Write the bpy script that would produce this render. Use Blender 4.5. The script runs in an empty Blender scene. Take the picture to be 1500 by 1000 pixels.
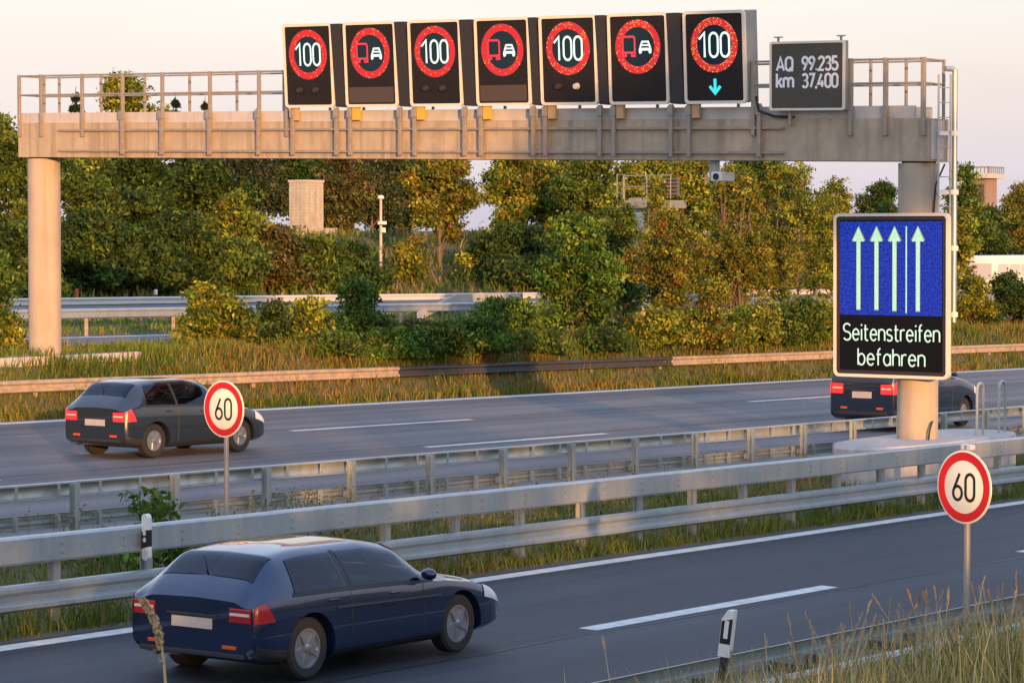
import bpy, bmesh, math, random
import numpy as np
from mathutils import Vector, Matrix
random.seed(7); RNG = np.random.default_rng(7)
scene = bpy.context.scene
COL = scene.collection
R = math.radians

# ------------------------------------------------------------------ camera
W, H, F = 1500., 1000., 4058.
YAW = math.atan(2930/F); HOR = 350.
PITCH = math.atan((500-HOR)/F)
CZ = 4.534
fwd0 = np.array([math.cos(YAW), math.sin(YAW), 0.]); right = np.array([math.sin(YAW), -math.cos(YAW), 0.])
fwd = fwd0*math.cos(PITCH)+np.array([0, 0, -math.sin(PITCH)]); up = np.cross(right, fwd)
cd = bpy.data.cameras.new('camera'); cam = bpy.data.objects.new('camera', cd); COL.objects.link(cam)
cd.sensor_width = 36; cd.lens = 36*F/W; cd.clip_start = .1; cd.clip_end = 5000
M3 = Matrix((right, up, -fwd)).transposed()
cam.matrix_world = Matrix.Translation((0, 0, CZ)) @ M3.to_4x4()
scene.camera = cam
def ray(u, v): return fwd*F+right*(u-750)+up*(500-v)
def at_Y(u, v, Y):
    r = ray(u, v); return r*Y/r[1]+np.array([0, 0, CZ])
def at_D(u, v, d): return ray(u, v)*d/F+np.array([0, 0, CZ])
def depth(p): return float((np.array(p)-[0, 0, CZ])@fwd)

# ------------------------------------------------------------------ terrain
GX, GY = -.0146, .02
def road_z(X, Y): return GX*X+GY*Y
OY = [-80, -20, 0, 6, 10, 12.0, 12.9, 14.1, 47.3, 48.3]
OO = [3.2, 3.2, 2.9, 1.9, .95, .42, .22, -.02, -.02, .03]
def ground(X, Y):
    X = np.asarray(X, float); Y = np.asarray(Y, float)
    Xc = np.clip(X, -80, 200); base = GX*Xc+GY*np.clip(Y, -20, 80)
    o1 = np.interp(Y, OY, OO)
    o2 = .8+.0056*np.clip(X, 0, 150)
    k = np.interp(Y, [48.3, 49.0, 49.5, 52.4, 53.8, 61.6, 62.2, 66, 400], [0, .55, 1., 1., 0, 0, 0, 0, 0])
    ramp = np.interp(Y, [48.3, 49.5, 53.8, 62.2, 66, 400], [0, 1, 1, 1, 1, 1])
    up = np.interp(Y, [61.8, 66], [0, .28])
    bank = np.interp(Y, [79, 82, 96, 120, 250, 1500], [0, .35, 2.95, 3.4, 5.0, 5.0])
    return base+np.where(Y < 48.3, o1, o1+(o2-.03)*ramp+k*(1.27-(o2)))+up+bank
def g(X, Y): return float(ground(X, Y))

# ------------------------------------------------------------------ materials
MATS = {}
def mat(name, col=(.5, .5, .5), rough=.6, metal=0., noise=0., nscale=8., ncol=None, bump=0., bscale=60., spec=.5, stretch=None, emit=None, estr=0., attr=False, trans=0., coat=0., streak=0., streak_col=(.1, .08, .06)):
    if name in MATS: return MATS[name]
    m = bpy.data.materials.new(name); m.use_nodes = True; nt = m.node_tree; N = nt.nodes; L = nt.links
    b = N['Principled BSDF']; b.inputs['Roughness'].default_value = rough; b.inputs['Metallic'].default_value = metal
    b.inputs['Specular IOR Level'].default_value = spec
    b.inputs['Coat Weight'].default_value = coat
    tc = N.new('ShaderNodeTexCoord'); src = tc.outputs['Object']
    if stretch:
        mp = N.new('ShaderNodeMapping'); mp.inputs['Scale'].default_value = stretch; L.new(src, mp.inputs[0]); src2 = mp.outputs[0]
    else: src2 = src
    if attr:
        at = N.new('ShaderNodeAttribute'); at.attribute_name = 'Col'; cout = at.outputs['Color']
    else:
        rgb = N.new('ShaderNodeRGB'); rgb.outputs[0].default_value = (*col, 1); cout = rgb.outputs[0]
    if noise > 0:
        nz = N.new('ShaderNodeTexNoise'); nz.inputs['Scale'].default_value = nscale; nz.inputs['Detail'].default_value = 6; nz.inputs['Roughness'].default_value = .65
        L.new(src2, nz.inputs['Vector'])
        rp = N.new('ShaderNodeValToRGB'); rp.color_ramp.elements[0].position = .32; rp.color_ramp.elements[1].position = .68
        L.new(nz.outputs['Fac'], rp.inputs[0])
        mx = N.new('ShaderNodeMix'); mx.data_type = 'RGBA'
        mu = N.new('ShaderNodeMath'); mu.operation = 'MULTIPLY'; mu.inputs[1].default_value = noise
        L.new(rp.outputs[0], mu.inputs[0]); L.new(mu.outputs[0], mx.inputs[0]); L.new(cout, mx.inputs[6])
        mx.inputs[7].default_value = (*(ncol or tuple(c*.5 for c in col)), 1); cout = mx.outputs[2]
    if streak > 0:   # vertical rain streaks and stains
        mp = N.new('ShaderNodeMapping'); mp.inputs['Scale'].default_value = (3.2, 3.2, .22); L.new(src, mp.inputs[0])
        nz = N.new('ShaderNodeTexNoise'); nz.inputs['Scale'].default_value = 1.6; nz.inputs['Detail'].default_value = 5; L.new(mp.outputs[0], nz.inputs['Vector'])
        rp = N.new('ShaderNodeValToRGB'); rp.color_ramp.elements[0].position = .48; rp.color_ramp.elements[1].position = .8
        L.new(nz.outputs['Fac'], rp.inputs[0])
        mu = N.new('ShaderNodeMath'); mu.operation = 'MULTIPLY'; mu.inputs[1].default_value = streak
        mx = N.new('ShaderNodeMix'); mx.data_type = 'RGBA'; L.new(rp.outputs[0], mu.inputs[0]); L.new(mu.outputs[0], mx.inputs[0]); L.new(cout, mx.inputs[6])
        mx.inputs[7].default_value = (*streak_col, 1); cout = mx.outputs[2]
    L.new(cout, b.inputs['Base Color'])
    if bump > 0:
        nb = N.new('ShaderNodeTexNoise'); nb.inputs['Scale'].default_value = bscale; nb.inputs['Detail'].default_value = 4; L.new(src, nb.inputs['Vector'])
        bp = N.new('ShaderNodeBump'); bp.inputs['Strength'].default_value = bump; bp.inputs['Distance'].default_value = .02
        L.new(nb.outputs['Fac'], bp.inputs['Height']); L.new(bp.outputs[0], b.inputs['Normal'])
    if emit:
        b.inputs['Emission Color'].default_value = (*emit, 1); b.inputs['Emission Strength'].default_value = estr
    if trans > 0:
        tr = N.new('ShaderNodeBsdfTranslucent'); L.new(cout, tr.inputs[0]); ms = N.new('ShaderNodeMixShader'); ms.inputs[0].default_value = trans
        L.new(b.outputs[0], ms.inputs[1]); L.new(tr.outputs[0], ms.inputs[2]); L.new(ms.outputs[0], N['Material Output'].inputs[0])
    MATS[name] = m; return m

LEAF = mat('leaf', attr=True, rough=.6, spec=.2, trans=.3)
GRASS = mat('grass_blade', attr=True, rough=.7, spec=.15, trans=.3)
BARK = mat('bark', (.20, .15, .10), .9, noise=.7, nscale=14, ncol=(.05, .04, .03), bump=.5, bscale=30)
CONC = mat('weathered_concrete', (.47, .38, .265), .85, noise=.6, nscale=2.2, ncol=(.31, .25, .175), bump=.35, bscale=45, streak=.75, streak_col=(.15, .12, .085))
CONC_P = mat('pillar_concrete', (.47, .385, .285), .85, noise=.5, nscale=1.6, ncol=(.34, .275, .20), bump=.35, bscale=45, streak=.45, streak_col=(.2, .17, .13))
CONC_L = mat('pale_concrete', (.52, .49, .45), .85, noise=.5, nscale=3, ncol=(.37, .34, .3), bump=.35, bscale=45, streak=.35, streak_col=(.24, .2, .16))
GALV = mat('galvanised_steel', (.44, .48, .475), .38, .5, noise=.55, nscale=16, ncol=(.32, .36, .36), bump=.06, bscale=30, streak=.35, streak_col=(.16, .165, .16))
RAILW = mat('worn_sun_tinted_rail_steel', (.52, .39, .26), .6, .1, noise=.7, nscale=5, ncol=(.2, .17, .14), bump=.1, bscale=25)  # orange-tan base holds the warm sunlight in its colour; the noise is wear
STRUT = mat('strut_steel', (.36, .31, .25), .6, .25, noise=.6, nscale=9, ncol=(.21, .175, .14))
BLACK = mat('black_display_face', (.014, .011, .010), .5, spec=.25, noise=.5, nscale=3, ncol=(.024, .017, .014))
HOUS = mat('dark_housing', (.028, .023, .022), .55)
HOUSG = mat('grey_housing', (.33, .33, .31), .6, .2, noise=.4, nscale=4)
WHITE = mat('white_paint', (.78, .75, .68), .5, noise=.25, nscale=9, ncol=(.6, .56, .48))
MARK = mat('road_marking', (.72, .70, .65), .75, noise=.75, nscale=5, ncol=(.42, .40, .37), bump=.3, bscale=90)
SIGNW = mat('reflective_white', (.88, .84, .66), .4)
SIGNR = mat('reflective_red', (.65, .012, .012), .4)
SIGNK = mat('sign_black', (.012, .012, .012), .4)
RUB = mat('black_rubber', (.02, .02, .02), .8, noise=.4, nscale=20, ncol=(.04, .04, .04))

# ------------------------------------------------------------------ mesh building
def setp(o, label=None, cat=None, group=None, kind=None):
    if label: o['label'] = label
    if cat: o['category'] = cat
    if group: o['group'] = group
    if kind: o['kind'] = kind
    return o
def empty(name, loc, label, cat, group=None, mtx=None):
    o = bpy.data.objects.new(name, None); COL.objects.link(o); o.empty_display_size = .3
    if mtx is not None: o.matrix_world = mtx
    else: o.location = loc
    return setp(o, label, cat, group)
class MB:
    def __init__(s, origin=(0, 0, 0)): s.v = []; s.f = []; s.o = Vector(origin)
    def add(s, vs, fs):
        n = len(s.v); s.v += [tuple(x) for x in vs]; s.f += [tuple(i+n for i in f) for f in fs]; return s
    def box(s, lo, hi):
        x0, y0, z0 = lo; x1, y1, z1 = hi
        return s.add([(x0, y0, z0), (x1, y0, z0), (x1, y1, z0), (x0, y1, z0), (x0, y0, z1), (x1, y0, z1), (x1, y1, z1), (x0, y1, z1)],
                     [(0, 3, 2, 1), (4, 5, 6, 7), (0, 1, 5, 4), (1, 2, 6, 5), (2, 3, 7, 6), (3, 0, 4, 7)])
    def rbox(s, lo, hi, c):   # box with chamfered edges
        b = bmesh.new(); bmesh.ops.create_cube(b, size=1)
        for v in b.verts: v.co = Vector([lo[i]+(v.co[i]+.5)*(hi[i]-lo[i]) for i in range(3)])
        bmesh.ops.bevel(b, geom=list(b.edges), offset=c, segments=2, affect='EDGES', profile=.5)
        b.verts.index_update(); s.add([v.co for v in b.verts], [[v.index for v in f.verts] for f in b.faces]); b.free(); return s
    def bar(s, a, b, w, h, upv=(0, 0, 1)):  # rectangular bar from a to b
        a = Vector(a); b = Vector(b); d = (b-a).normalized(); upv = Vector(upv)
        if abs(d.dot(upv)) > .95: upv = Vector((1, 0, 0))
        sx = d.cross(upv).normalized(); sz = sx.cross(d).normalized()
        vs = []
        for p in (a, b):
            for i, j in ((-1, -1), (1, -1), (1, 1), (-1, 1)): vs.append(p+sx*i*w/2+sz*j*h/2)
        return s.add(vs, [(0, 1, 2, 3), (7, 6, 5, 4), (0, 4, 5, 1), (1, 5, 6, 2), (2, 6, 7, 3), (3, 7, 4, 0)])
    def tube(s, pts, r, n=8, caps=True):
        pts = [Vector(p) for p in pts]; rs = r if isinstance(r, (list, tuple)) else [r]*len(pts)
        vs = []; fs = []; ref = None
        for i, p in enumerate(pts):
            d = (pts[min(i+1, len(pts)-1)]-pts[max(i-1, 0)]).normalized()
            if ref is None: ref = Vector((0, 0, 1)) if abs(d.z) < .9 else Vector((1, 0, 0))
            sx = d.cross(ref)
            if sx.length < 1e-4: sx = d.orthogonal()
            sx.normalize(); sy = d.cross(sx).normalized(); ref = sx.cross(d)
            for k in range(n):
                a = 2*math.pi*k/n; vs.append(p+(sx*math.cos(a)+sy*math.sin(a))*rs[i])
        for i in range(len(pts)-1):
            for k in range(n): fs.append((i*n+k, i*n+(k+1) % n, (i+1)*n+(k+1) % n, (i+1)*n+k))
        if caps: fs.append(tuple(range(n-1, -1, -1))); fs.append(tuple(range((len(pts)-1)*n, len(pts)*n)))
        return s.add(vs, fs)
    def prism(s, poly, z0, z1):  # poly in xy, extruded in z
        n = len(poly)
        return s.add([(x, y, z0) for x, y in poly]+[(x, y, z1) for x, y in poly],
                     [tuple(range(n-1, -1, -1)), tuple(range(n, 2*n))]+[(i, (i+1) % n, n+(i+1) % n, n+i) for i in range(n)])
    def sweep(s, prof, a, b, ya, za, closed=False):  # profile [(y,z)] swept along x
        n = len(prof); vs = [(a, ya(a)+y, za(a)+z) for y, z in prof]+[(b, ya(b)+y, za(b)+z) for y, z in prof]
        m = n if closed else n-1
        return s.add(vs, [(i, (i+1) % n, n+(i+1) % n, n+i) for i in range(m)])
    def lathe(s, prof, axis='z', n=24, c=(0, 0, 0)):  # prof (r,h)
        vs = []; fs = []
        for r, h in prof:
            for k in range(n):
                a = 2*math.pi*k/n; x, y = r*math.cos(a), r*math.sin(a)
                p = (x, y, h) if axis == 'z' else ((x, h, y) if axis == 'y' else (h, x, y))
                vs.append((p[0]+c[0], p[1]+c[1], p[2]+c[2]))
        for i in range(len(prof)-1):
            for k in range(n): fs.append((i*n+k, i*n+(k+1) % n, (i+1)*n+(k+1) % n, (i+1)*n+k))
        fs.append(tuple(range(n-1, -1, -1))); fs.append(tuple(range((len(prof)-1)*n, len(prof)*n)))
        return s.add(vs, fs)
    def build(s, name, m, parent=None, smooth=False, fixn=True):
        me = bpy.data.meshes.new(name)
        me.from_pydata([(x-s.o.x, y-s.o.y, z-s.o.z) for x, y, z in s.v], [], s.f); me.materials.append(m)
        if fixn:
            b = bmesh.new(); b.from_mesh(me); bmesh.ops.recalc_face_normals(b, faces=b.faces); b.to_mesh(me); b.free()
        if smooth:
            me.polygons.foreach_set('use_smooth', [True]*len(me.polygons))
            try: me.set_sharp_from_angle(angle=R(38))
            except Exception: pass
        o = bpy.data.objects.new(name, me); COL.objects.link(o)
        if parent: o.parent = parent
        return o
def build_multi(name, pairs, parent):
    mb = MB(); idx = []
    for m_, mm in pairs: mb.add(m_.v, m_.f); idx += [pairs.index((m_, mm))]*len(m_.f)
    o = mb.build(name, pairs[0][1], parent, fixn=False)
    for _, mm in pairs[1:]: o.data.materials.append(mm)
    o.data.polygons.foreach_set('material_index', idx); return o
def dup_tree(o, parent=None):
    c = o.copy(); COL.objects.link(c)
    if parent: c.parent = parent
    for ch in list(o.children): dup_tree(ch, c)
    return c
def fast_mesh(name, V, quads, tris, cols, m, parent=None):
    me = bpy.data.meshes.new(name); nq, ntr = len(quads), len(tris)
    me.vertices.add(len(V)); me.vertices.foreach_set('co', np.ascontiguousarray(V, np.float32).ravel())
    loops = np.concatenate([np.asarray(quads, np.int32).ravel(), np.asarray(tris, np.int32).ravel()])
    me.loops.add(len(loops)); me.loops.foreach_set('vertex_index', loops.astype(np.int32))
    me.polygons.add(nq+ntr)
    st = np.concatenate([np.arange(nq)*4, nq*4+np.arange(ntr)*3]).astype(np.int32)
    me.polygons.foreach_set('loop_start', st)
    me.update(calc_edges=True); me.validate()
    a = me.color_attributes.new('Col', 'FLOAT_COLOR', 'POINT')
    a.data.foreach_set('color', np.ascontiguousarray(np.c_[cols, np.ones(len(cols))], np.float32).ravel())
    me.materials.append(m)
    o = bpy.data.objects.new(name, me); COL.objects.link(o)
    if parent: o.parent = parent
    return o

# ------------------------------------------------------------------ stroke lettering (flat ribbons, constant stroke)
def arc(cx, cy, rx, ry, a0, a1, n=10):
    return [(cx+rx*math.cos(R(a0+(a1-a0)*i/n)), cy+ry*math.sin(R(a0+(a1-a0)*i/n))) for i in range(n+1)]
def stadium(w, h=1., n=8):
    r = w/2; return arc(r, h-r, r, r, 180, 0, n)+arc(r, r, r, r, 0, -180, n)+[(0, h-r)]
six = [(.37, 1), (.04, .4)]+arc(.25, .26, .25, .26, 150, -210, 20)
GL = {
 '0': (.5, [stadium(.5)]), '1': (.34, [[(.02, .74), (.3, 1), (.3, 0)]]),
 '2': (.5, [arc(.25, .75, .25, .25, 170, -38, 12)+[(0, 0), (.5, 0)]]),
 '3': (.5, [arc(.24, .76, .23, .24, 155, -90, 10)+arc(.25, .265, .25, .265, 84, -155, 12)]),
 '4': (.52, [[(.3, 1), (0, .26), (.52, .26)], [(.38, .5), (.38, 0)]]),
 '5': (.5, [[(.46, 1), (.07, 1), (.05, .54)]+arc(.24, .3, .26, .3, 125, -155, 14)]),
 '6': (.5, [six]), '7': (.48, [[(0, 1), (.48, 1), (.16, 0)]]),
 '9': (.5, [[(.5-x, 1-y) for x, y in six]]),
 '.': (.14, [[(.07, 0), (.07, .11)]]), ',': (.1, [[(.07, .1), (.07, .02), (.0, -.12)]]),
 'A': (.6, [[(0, 0), (.3, 1), (.6, 0)], [(.1, .28), (.5, .28)]]),
 'Q': (.56, [stadium(.56), [(.34, .22), (.6, -.04)]]),
 'k': (.44, [[(0, 1), (0, 0)], [(.42, .68), (.03, .27)], [(.16, .40), (.45, 0)]]),
 'm': (.82, [[(0, 0), (0, .68)], [(0, .44)]+arc(.2, .47, .2, .2, 160, 0, 8)+[(.4, 0)], [(.41, .44)]+arc(.61, .47, .2, .2, 160, 0, 8)+[(.81, 0)]]),
 'S': (.52, [arc(.26, .75, .25, .25, 30, 250, 12)+arc(.26, .25, .26, .25, 75, -150, 12)]),
 'e': (.46, [[(.02, .36), (.45, .36)]+arc(.23, .34, .22, .34, 5, 320, 18)]),
 'i': (.06, [[(.03, .68), (.03, 0)], [(.03, .88), (.03, .98)]]),
 't': (.3, [[(.1, .95), (.1, .2)]+arc(.22, .16, .12, .16, 180, 280, 6)+[(.3, .0)], [(0, .68), (.28, .68)]]),
 'n': (.42, [[(0, 0), (0, .68)], [(0, .42)]+arc(.21, .46, .21, .22, 165, 0, 8)+[(.42, 0)]]),
 's': (.38, [arc(.19, .52, .18, .17, 35, 250, 9)+arc(.19, .17, .19, .17, 75, -150, 9)]),
 'r': (.27, [[(0, 0), (0, .68)], [(0, .4)]+arc(.19, .48, .19, .2, 170, 60, 6)]),
 'f': (.3, [[(.1, 0), (.1, .8)]+arc(.23, .82, .13, .18, 180, 80, 6), [(0, .66), (.28, .66)]]),
 'b': (.44, [[(0, 1), (0, 0)], [(0, .45)]+arc(.22, .34, .22, .34, 155, -155, 16)]),
 'a': (.44, [[(.43, .68), (.43, 0)], [(.43, .48)]+arc(.22, .34, .22, .34, 30, 330, 16)]),
 'h': (.42, [[(0, 0), (0, 1)], [(0, .42)]+arc(.21, .46, .21, .22, 165, 0, 8)+[(.42, 0)]]),
}
def ribbon(mb, pts, w, z, closed=False):
    P = [Vector((p[0], p[1])) for p in pts]
    Q = [P[0]]
    for p in P[1:]:
        if (p-Q[-1]).length > 1e-5: Q.append(p)
    closed = (Q[0]-Q[-1]).length < 1e-4
    if closed: Q = Q[:-1]
    n = len(Q); vs = []
    for i, p in enumerate(Q):
        d0 = (p-Q[i-1]) if (i > 0 or closed) else None
        d1 = (Q[(i+1) % n]-p) if (i < n-1 or closed) else None
        d0 = d0 or d1; d1 = d1 or d0
        d0 = d0.normalized(); d1 = d1.normalized()
        n0 = Vector((-d0.y, d0.x)); n1 = Vector((-d1.y, d1.x)); m = n0+n1
        m = m.normalized() if m.length > 1e-4 else n0
        k = min(1/max(m.dot(n0), .35), 1.8)*w/2
        vs += [(p.x+m.x*k, p.y+m.y*k, z), (p.x-m.x*k, p.y-m.y*k, z)]
    fs = [(2*i, 2*i+1, 2*((i+1) % n)+1, 2*((i+1) % n)) for i in range(n if closed else n-1)]
    mb.add(vs, fs)
def text(mb, s, x, y, h, w, z, gap=.16, xs=1., width=None):
    adv = 0
    for ch in s: adv += (.36 if ch == ' ' else GL[ch][0]*xs+gap)
    adv -= gap
    if width: h_x = width/adv
    else: h_x = h
    cx = x; k = 0
    for ch in s:
        if ch == ' ': cx += .36*h_x; continue
        gw, st = GL[ch]
        for poly in st:
            ribbon(mb, [(cx+p[0]*xs*h_x, y+p[1]*h) for p in poly], w, z+.0012*(k % 5)); k += 1
        cx += (gw*xs+gap)*h_x
    return cx
def rrect(x0, y0, x1, y1, r, n=5):
    return arc(x1-r, y1-r, r, r, 0, 90, n)+arc(x0+r, y1-r, r, r, 90, 180, n)+arc(x0+r, y0+r, r, r, 180, 270, n)+arc(x1-r, y0+r, r, r, 270, 360, n)
def ring_frame(mb, outer, inner, z0, z1):
    n = len(outer)
    vs = [(x, y, z1) for x, y in outer]+[(x, y, z1) for x, y in inner]+[(x, y, z0) for x, y in outer]+[(x, y, z0) for x, y in inner]
    fs = []
    for i in range(n):
        j = (i+1) % n
        fs += [(i, j, n+j, n+i), (2*n+i, 2*n+j, j, i), (n+i, n+j, 3*n+j, 3*n+i), (3*n+i, 3*n+j, 2*n+j, 2*n+i)]
    mb.add(vs, fs)
def face_mtx(loc, yaw=0., tilt=0., roll=0.):
    """local x = viewer's right (world -Y), local y = up, local z = towards the oncoming drivers (world -X)"""
    B = Matrix(((0, 0, -1), (-1, 0, 0), (0, 1, 0))).to_4x4()
    return Matrix.Translation(loc) @ Matrix.Rotation(yaw, 4, 'Z') @ B @ Matrix.Rotation(roll, 4, 'Z') @ Matrix.Rotation(tilt, 4, 'X')
# ------------------------------------------------------------------ setting: ground, roads, markings
def grid_sheet(name, xs, ys, zf, m):
    X, Y = np.meshgrid(xs, ys, indexing='ij'); Z = zf(X, Y)
    nx, ny = len(xs), len(ys); V = np.c_[X.ravel(), Y.ravel(), Z.ravel()]
    i, j = np.meshgrid(np.arange(nx-1), np.arange(ny-1), indexing='ij'); a = (i*ny+j).ravel()
    q = np.c_[a, a+ny, a+ny+1, a+1]
    o = fast_mesh(name, V, q, np.zeros((0, 3), int), np.ones((len(V), 3)), m)
    return setp(o, kind='structure')
xs = np.unique(np.concatenate([np.linspace(-80, 200, 141), np.linspace(200, 3000, 20)]))
ys = np.unique(np.concatenate([OY, np.linspace(0, 14, 15), np.linspace(48.3, 53.2, 15), [53.8, 61.6, 62.2, 66, 76.6], np.linspace(79, 97, 19), np.linspace(97, 250, 20), [400, 800, 1600, 3000], [-300]]))
def gz(X, Y):
    bump = .06*np.sin(X*.9+1.3*np.sin(Y*.7))*np.cos(Y*1.1+X*.31)
    k = ((Y > 79.5)*4.+(Y < 11.5)*.8+((Y > 49) & (Y < 52.6))*1.0)
    return ground(X, Y)+bump*k
GROUND = mat('soil_and_turf', (.075, .075, .026), .95, noise=.9, nscale=.55, ncol=(.13, .10, .04), bump=.6, bscale=14)
grid_sheet('ground', xs, ys, gz, GROUND)
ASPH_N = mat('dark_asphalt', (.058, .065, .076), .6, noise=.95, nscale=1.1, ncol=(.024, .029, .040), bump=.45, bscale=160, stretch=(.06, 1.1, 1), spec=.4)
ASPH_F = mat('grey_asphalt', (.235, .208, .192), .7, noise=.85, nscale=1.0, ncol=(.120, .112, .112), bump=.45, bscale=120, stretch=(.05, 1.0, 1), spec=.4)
ASPH_S = mat('pale_asphalt', (.17, .165, .165), .8, noise=.5, nscale=.8, ncol=(.13, .128, .13), bump=.3, bscale=90, stretch=(.05, 1, 1), spec=.25)
def wear(m_, dark):     # wheel tracks along the lanes and a coarse grain of stones
    N_ = m_.node_tree.nodes; L_ = m_.node_tree.links; b_ = N_['Principled BSDF']; s_ = b_.inputs['Base Color'].links[0].from_socket; tc_3 = N_.new('ShaderNodeTexCoord')
    for sc, nsc, lo, hi, k_ in (((.012, 1.25, 1), .75, .40, .62, dark), ((.5, 1, 1), 26., .38, .66, .30), ((.09, .5, 1), .5, .52, .62, .22)):
        mp_ = N_.new('ShaderNodeMapping'); mp_.inputs['Scale'].default_value = sc; L_.new(tc_3.outputs['Object'], mp_.inputs[0]); nz_ = N_.new('ShaderNodeTexNoise'); nz_.inputs['Scale'].default_value = nsc; nz_.inputs['Detail'].default_value = 3
        L_.new(mp_.outputs[0], nz_.inputs['Vector']); mr_ = N_.new('ShaderNodeMapRange'); mr_.inputs[1].default_value = lo; mr_.inputs[2].default_value = hi; mr_.inputs[3].default_value = 1.; mr_.inputs[4].default_value = 1-k_; L_.new(nz_.outputs['Fac'], mr_.inputs[0])
        vm_ = N_.new('ShaderNodeVectorMath'); vm_.operation = 'SCALE'; L_.new(s_, vm_.inputs[0]); L_.new(mr_.outputs[0], vm_.inputs['Scale']); s_ = vm_.outputs[0]
    L_.new(s_, b_.inputs['Base Color'])
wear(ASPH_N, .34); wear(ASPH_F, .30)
GRAVEL = mat('gravel_shoulder', (.14, .125, .10), .95, noise=.9, nscale=9, ncol=(.06, .055, .04), bump=.9, bscale=60)
def road_sheet(name, y0, y1, m, lift=.012, x0=-70, x1=200, zf=None):
    zf = zf or road_z
    return grid_sheet(name, np.linspace(x0, x1, 60), np.linspace(y0, y1, 6), lambda X, Y: zf(X, Y)+lift, m)
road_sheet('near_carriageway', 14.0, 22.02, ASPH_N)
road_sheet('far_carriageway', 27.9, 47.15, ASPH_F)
road_sheet('gravel_strip', 22.03, 22.30, GRAVEL, .006)
Z2 = lambda X, Y: 1.2-.009*X+.02*Y
Z2b = lambda X, Y: ground(X, Y)
grid_sheet('slip_road', np.linspace(-20, 198, 110), np.linspace(54.0, 61.5, 4), lambda X, Y: ground(X, Y)+.03, ASPH_S)
grid_sheet('outer_road', np.linspace(-20, 198, 110), np.linspace(66.3, 76.5, 4), lambda X, Y: ground(X, Y)+.03, ASPH_S)
def marks(name, segs, y, w, lift, zf, m=MARK):
    mb = MB()
    for a, b in segs:
        n = max(1, int((b-a)/4))
        for i in range(n):
            x0 = a+(b-a)*i/n; x1 = a+(b-a)*(i+1)/n
            mb.add([(x, yy, float(zf(x, yy))+lift) for x, yy in ((x0, y-w/2), (x1, y-w/2), (x1, y+w/2), (x0, y+w/2))], [(0, 1, 2, 3)])
    return setp(mb.build(name, m), kind='structure')
marks('edge_marking', [(-70, 200)], 21.77, .28, .016, road_z)
marks('lane_marking', [(26.6+11.65*k, 26.6+11.65*k+5.75) for k in range(-6, 12)], 18.12, .26, .016, road_z)
marks('edge_marking', [(-70, 200)], 14.75, .28, .016, road_z)
marks('edge_marking', [(-70, 200)], 46.72, .42, .016, road_z)
marks('lane_marking', [(48.55+20.4*k, 48.55+20.4*k+6.9) for k in range(-4, 8)], 41.3, .24, .016, road_z)
marks('lane_marking', [(47.25+19.5*k, 47.25+19.5*k+6.95) for k in range(-4, 8)], 36.4, .24, .016, road_z)
marks('edge_marking', [(-70, 200)], 29.0, .3, .016, road_z)
gl = lambda X, Y: ground(X, Y)+.03
marks('edge_marking', [(-20, 197)], 60.9, .35, .005, gl)
marks('lane_marking', [(20+9*k, 24.5+9*k) for k in range(0, 18)], 57.4, .3, .005, gl)


# longitudinal joints, sealed cracks and repair patches
BITU = mat('bitumen_seal', (.018, .018, .019), .45, noise=.6, nscale=3, ncol=(.035, .034, .034))
def wander(name, y0, w, lift, x0, x1, seed, m=BITU, amp=.02):
    rng_ = np.random.default_rng(seed); mb = MB(); n = int((x1-x0)/.6); ph = rng_.uniform(0, 6, 3)
    P = []
    for i in range(n+1):
        x = x0+(x1-x0)*i/n; yy = y0+amp*(math.sin(x*.9+ph[0])+.6*math.sin(x*2.3+ph[1])); ww = w*(.6+.4*math.sin(x*1.7+ph[2])*math.sin(x*.4)); P.append((x, yy, ww))
    for (xa, ya, wa), (xb, yb, wb) in zip(P[:-1], P[1:]):
        mb.add([(xa, ya-wa/2, road_z(xa, ya-wa/2)+lift), (xb, yb-wb/2, road_z(xb, yb-wb/2)+lift), (xb, yb+wb/2, road_z(xb, yb+wb/2)+lift), (xa, ya+wa/2, road_z(xa, ya+wa/2)+lift)], [(0, 1, 2, 3)])
    return setp(mb.build(name, m), kind='structure')
wander('joint_seal', 17.86, .045, .0165, 10, 60, 1); wander('joint_seal', 21.45, .022, .0165, 10, 70, 2); wander('joint_seal', 36.75, .06, .0165, 20, 140, 3); wander('joint_seal', 41.65, .06, .0165, 20, 140, 4)
wander('joint_seal', 33.2, .05, .0165, 30, 110, 5, amp=.09); wander('joint_seal', 44.2, .05, .0165, 30, 120, 6, amp=.10)
# ------------------------------------------------------------------ guardrails
WB = [(0, .155), (-.045, .15), (-.085, .12), (-.085, .075), (-.03, .03), (-.03, -.03), (-.085, -.075), (-.085, -.12), (-.045, -.15), (0, -.155)]
def flip(p): return [(-y, z) for y, z in p]
CH = [(.06, -.155), (-.07, -.155), (-.09, -.13), (-.09, .13), (-.07, .155), (.06, .155), (.06, .12), (.045, .14), (-.065, .14), (-.075, .12), (-.075, -.12), (-.065, -.14), (.045, -.14), (.06, -.12)]
def beam_obj(name, prof, x0, x1, Y, zf, dz, m, parent, origin, closed=False, seam=4.0):
    mb = MB(origin); x = x0
    while x < x1-.01:
        b = min(x+seam, x1)
        mb.sweep(prof, x, b+.06, lambda t: Y+(.002 if int((x-x0)/seam) % 2 else 0), lambda t: zf(t, Y)+dz+(.002 if int((x-x0)/seam) % 2 else 0), closed); x = b
    o = mb.build(name, m, parent, smooth=True, fixn=False); return o
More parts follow.
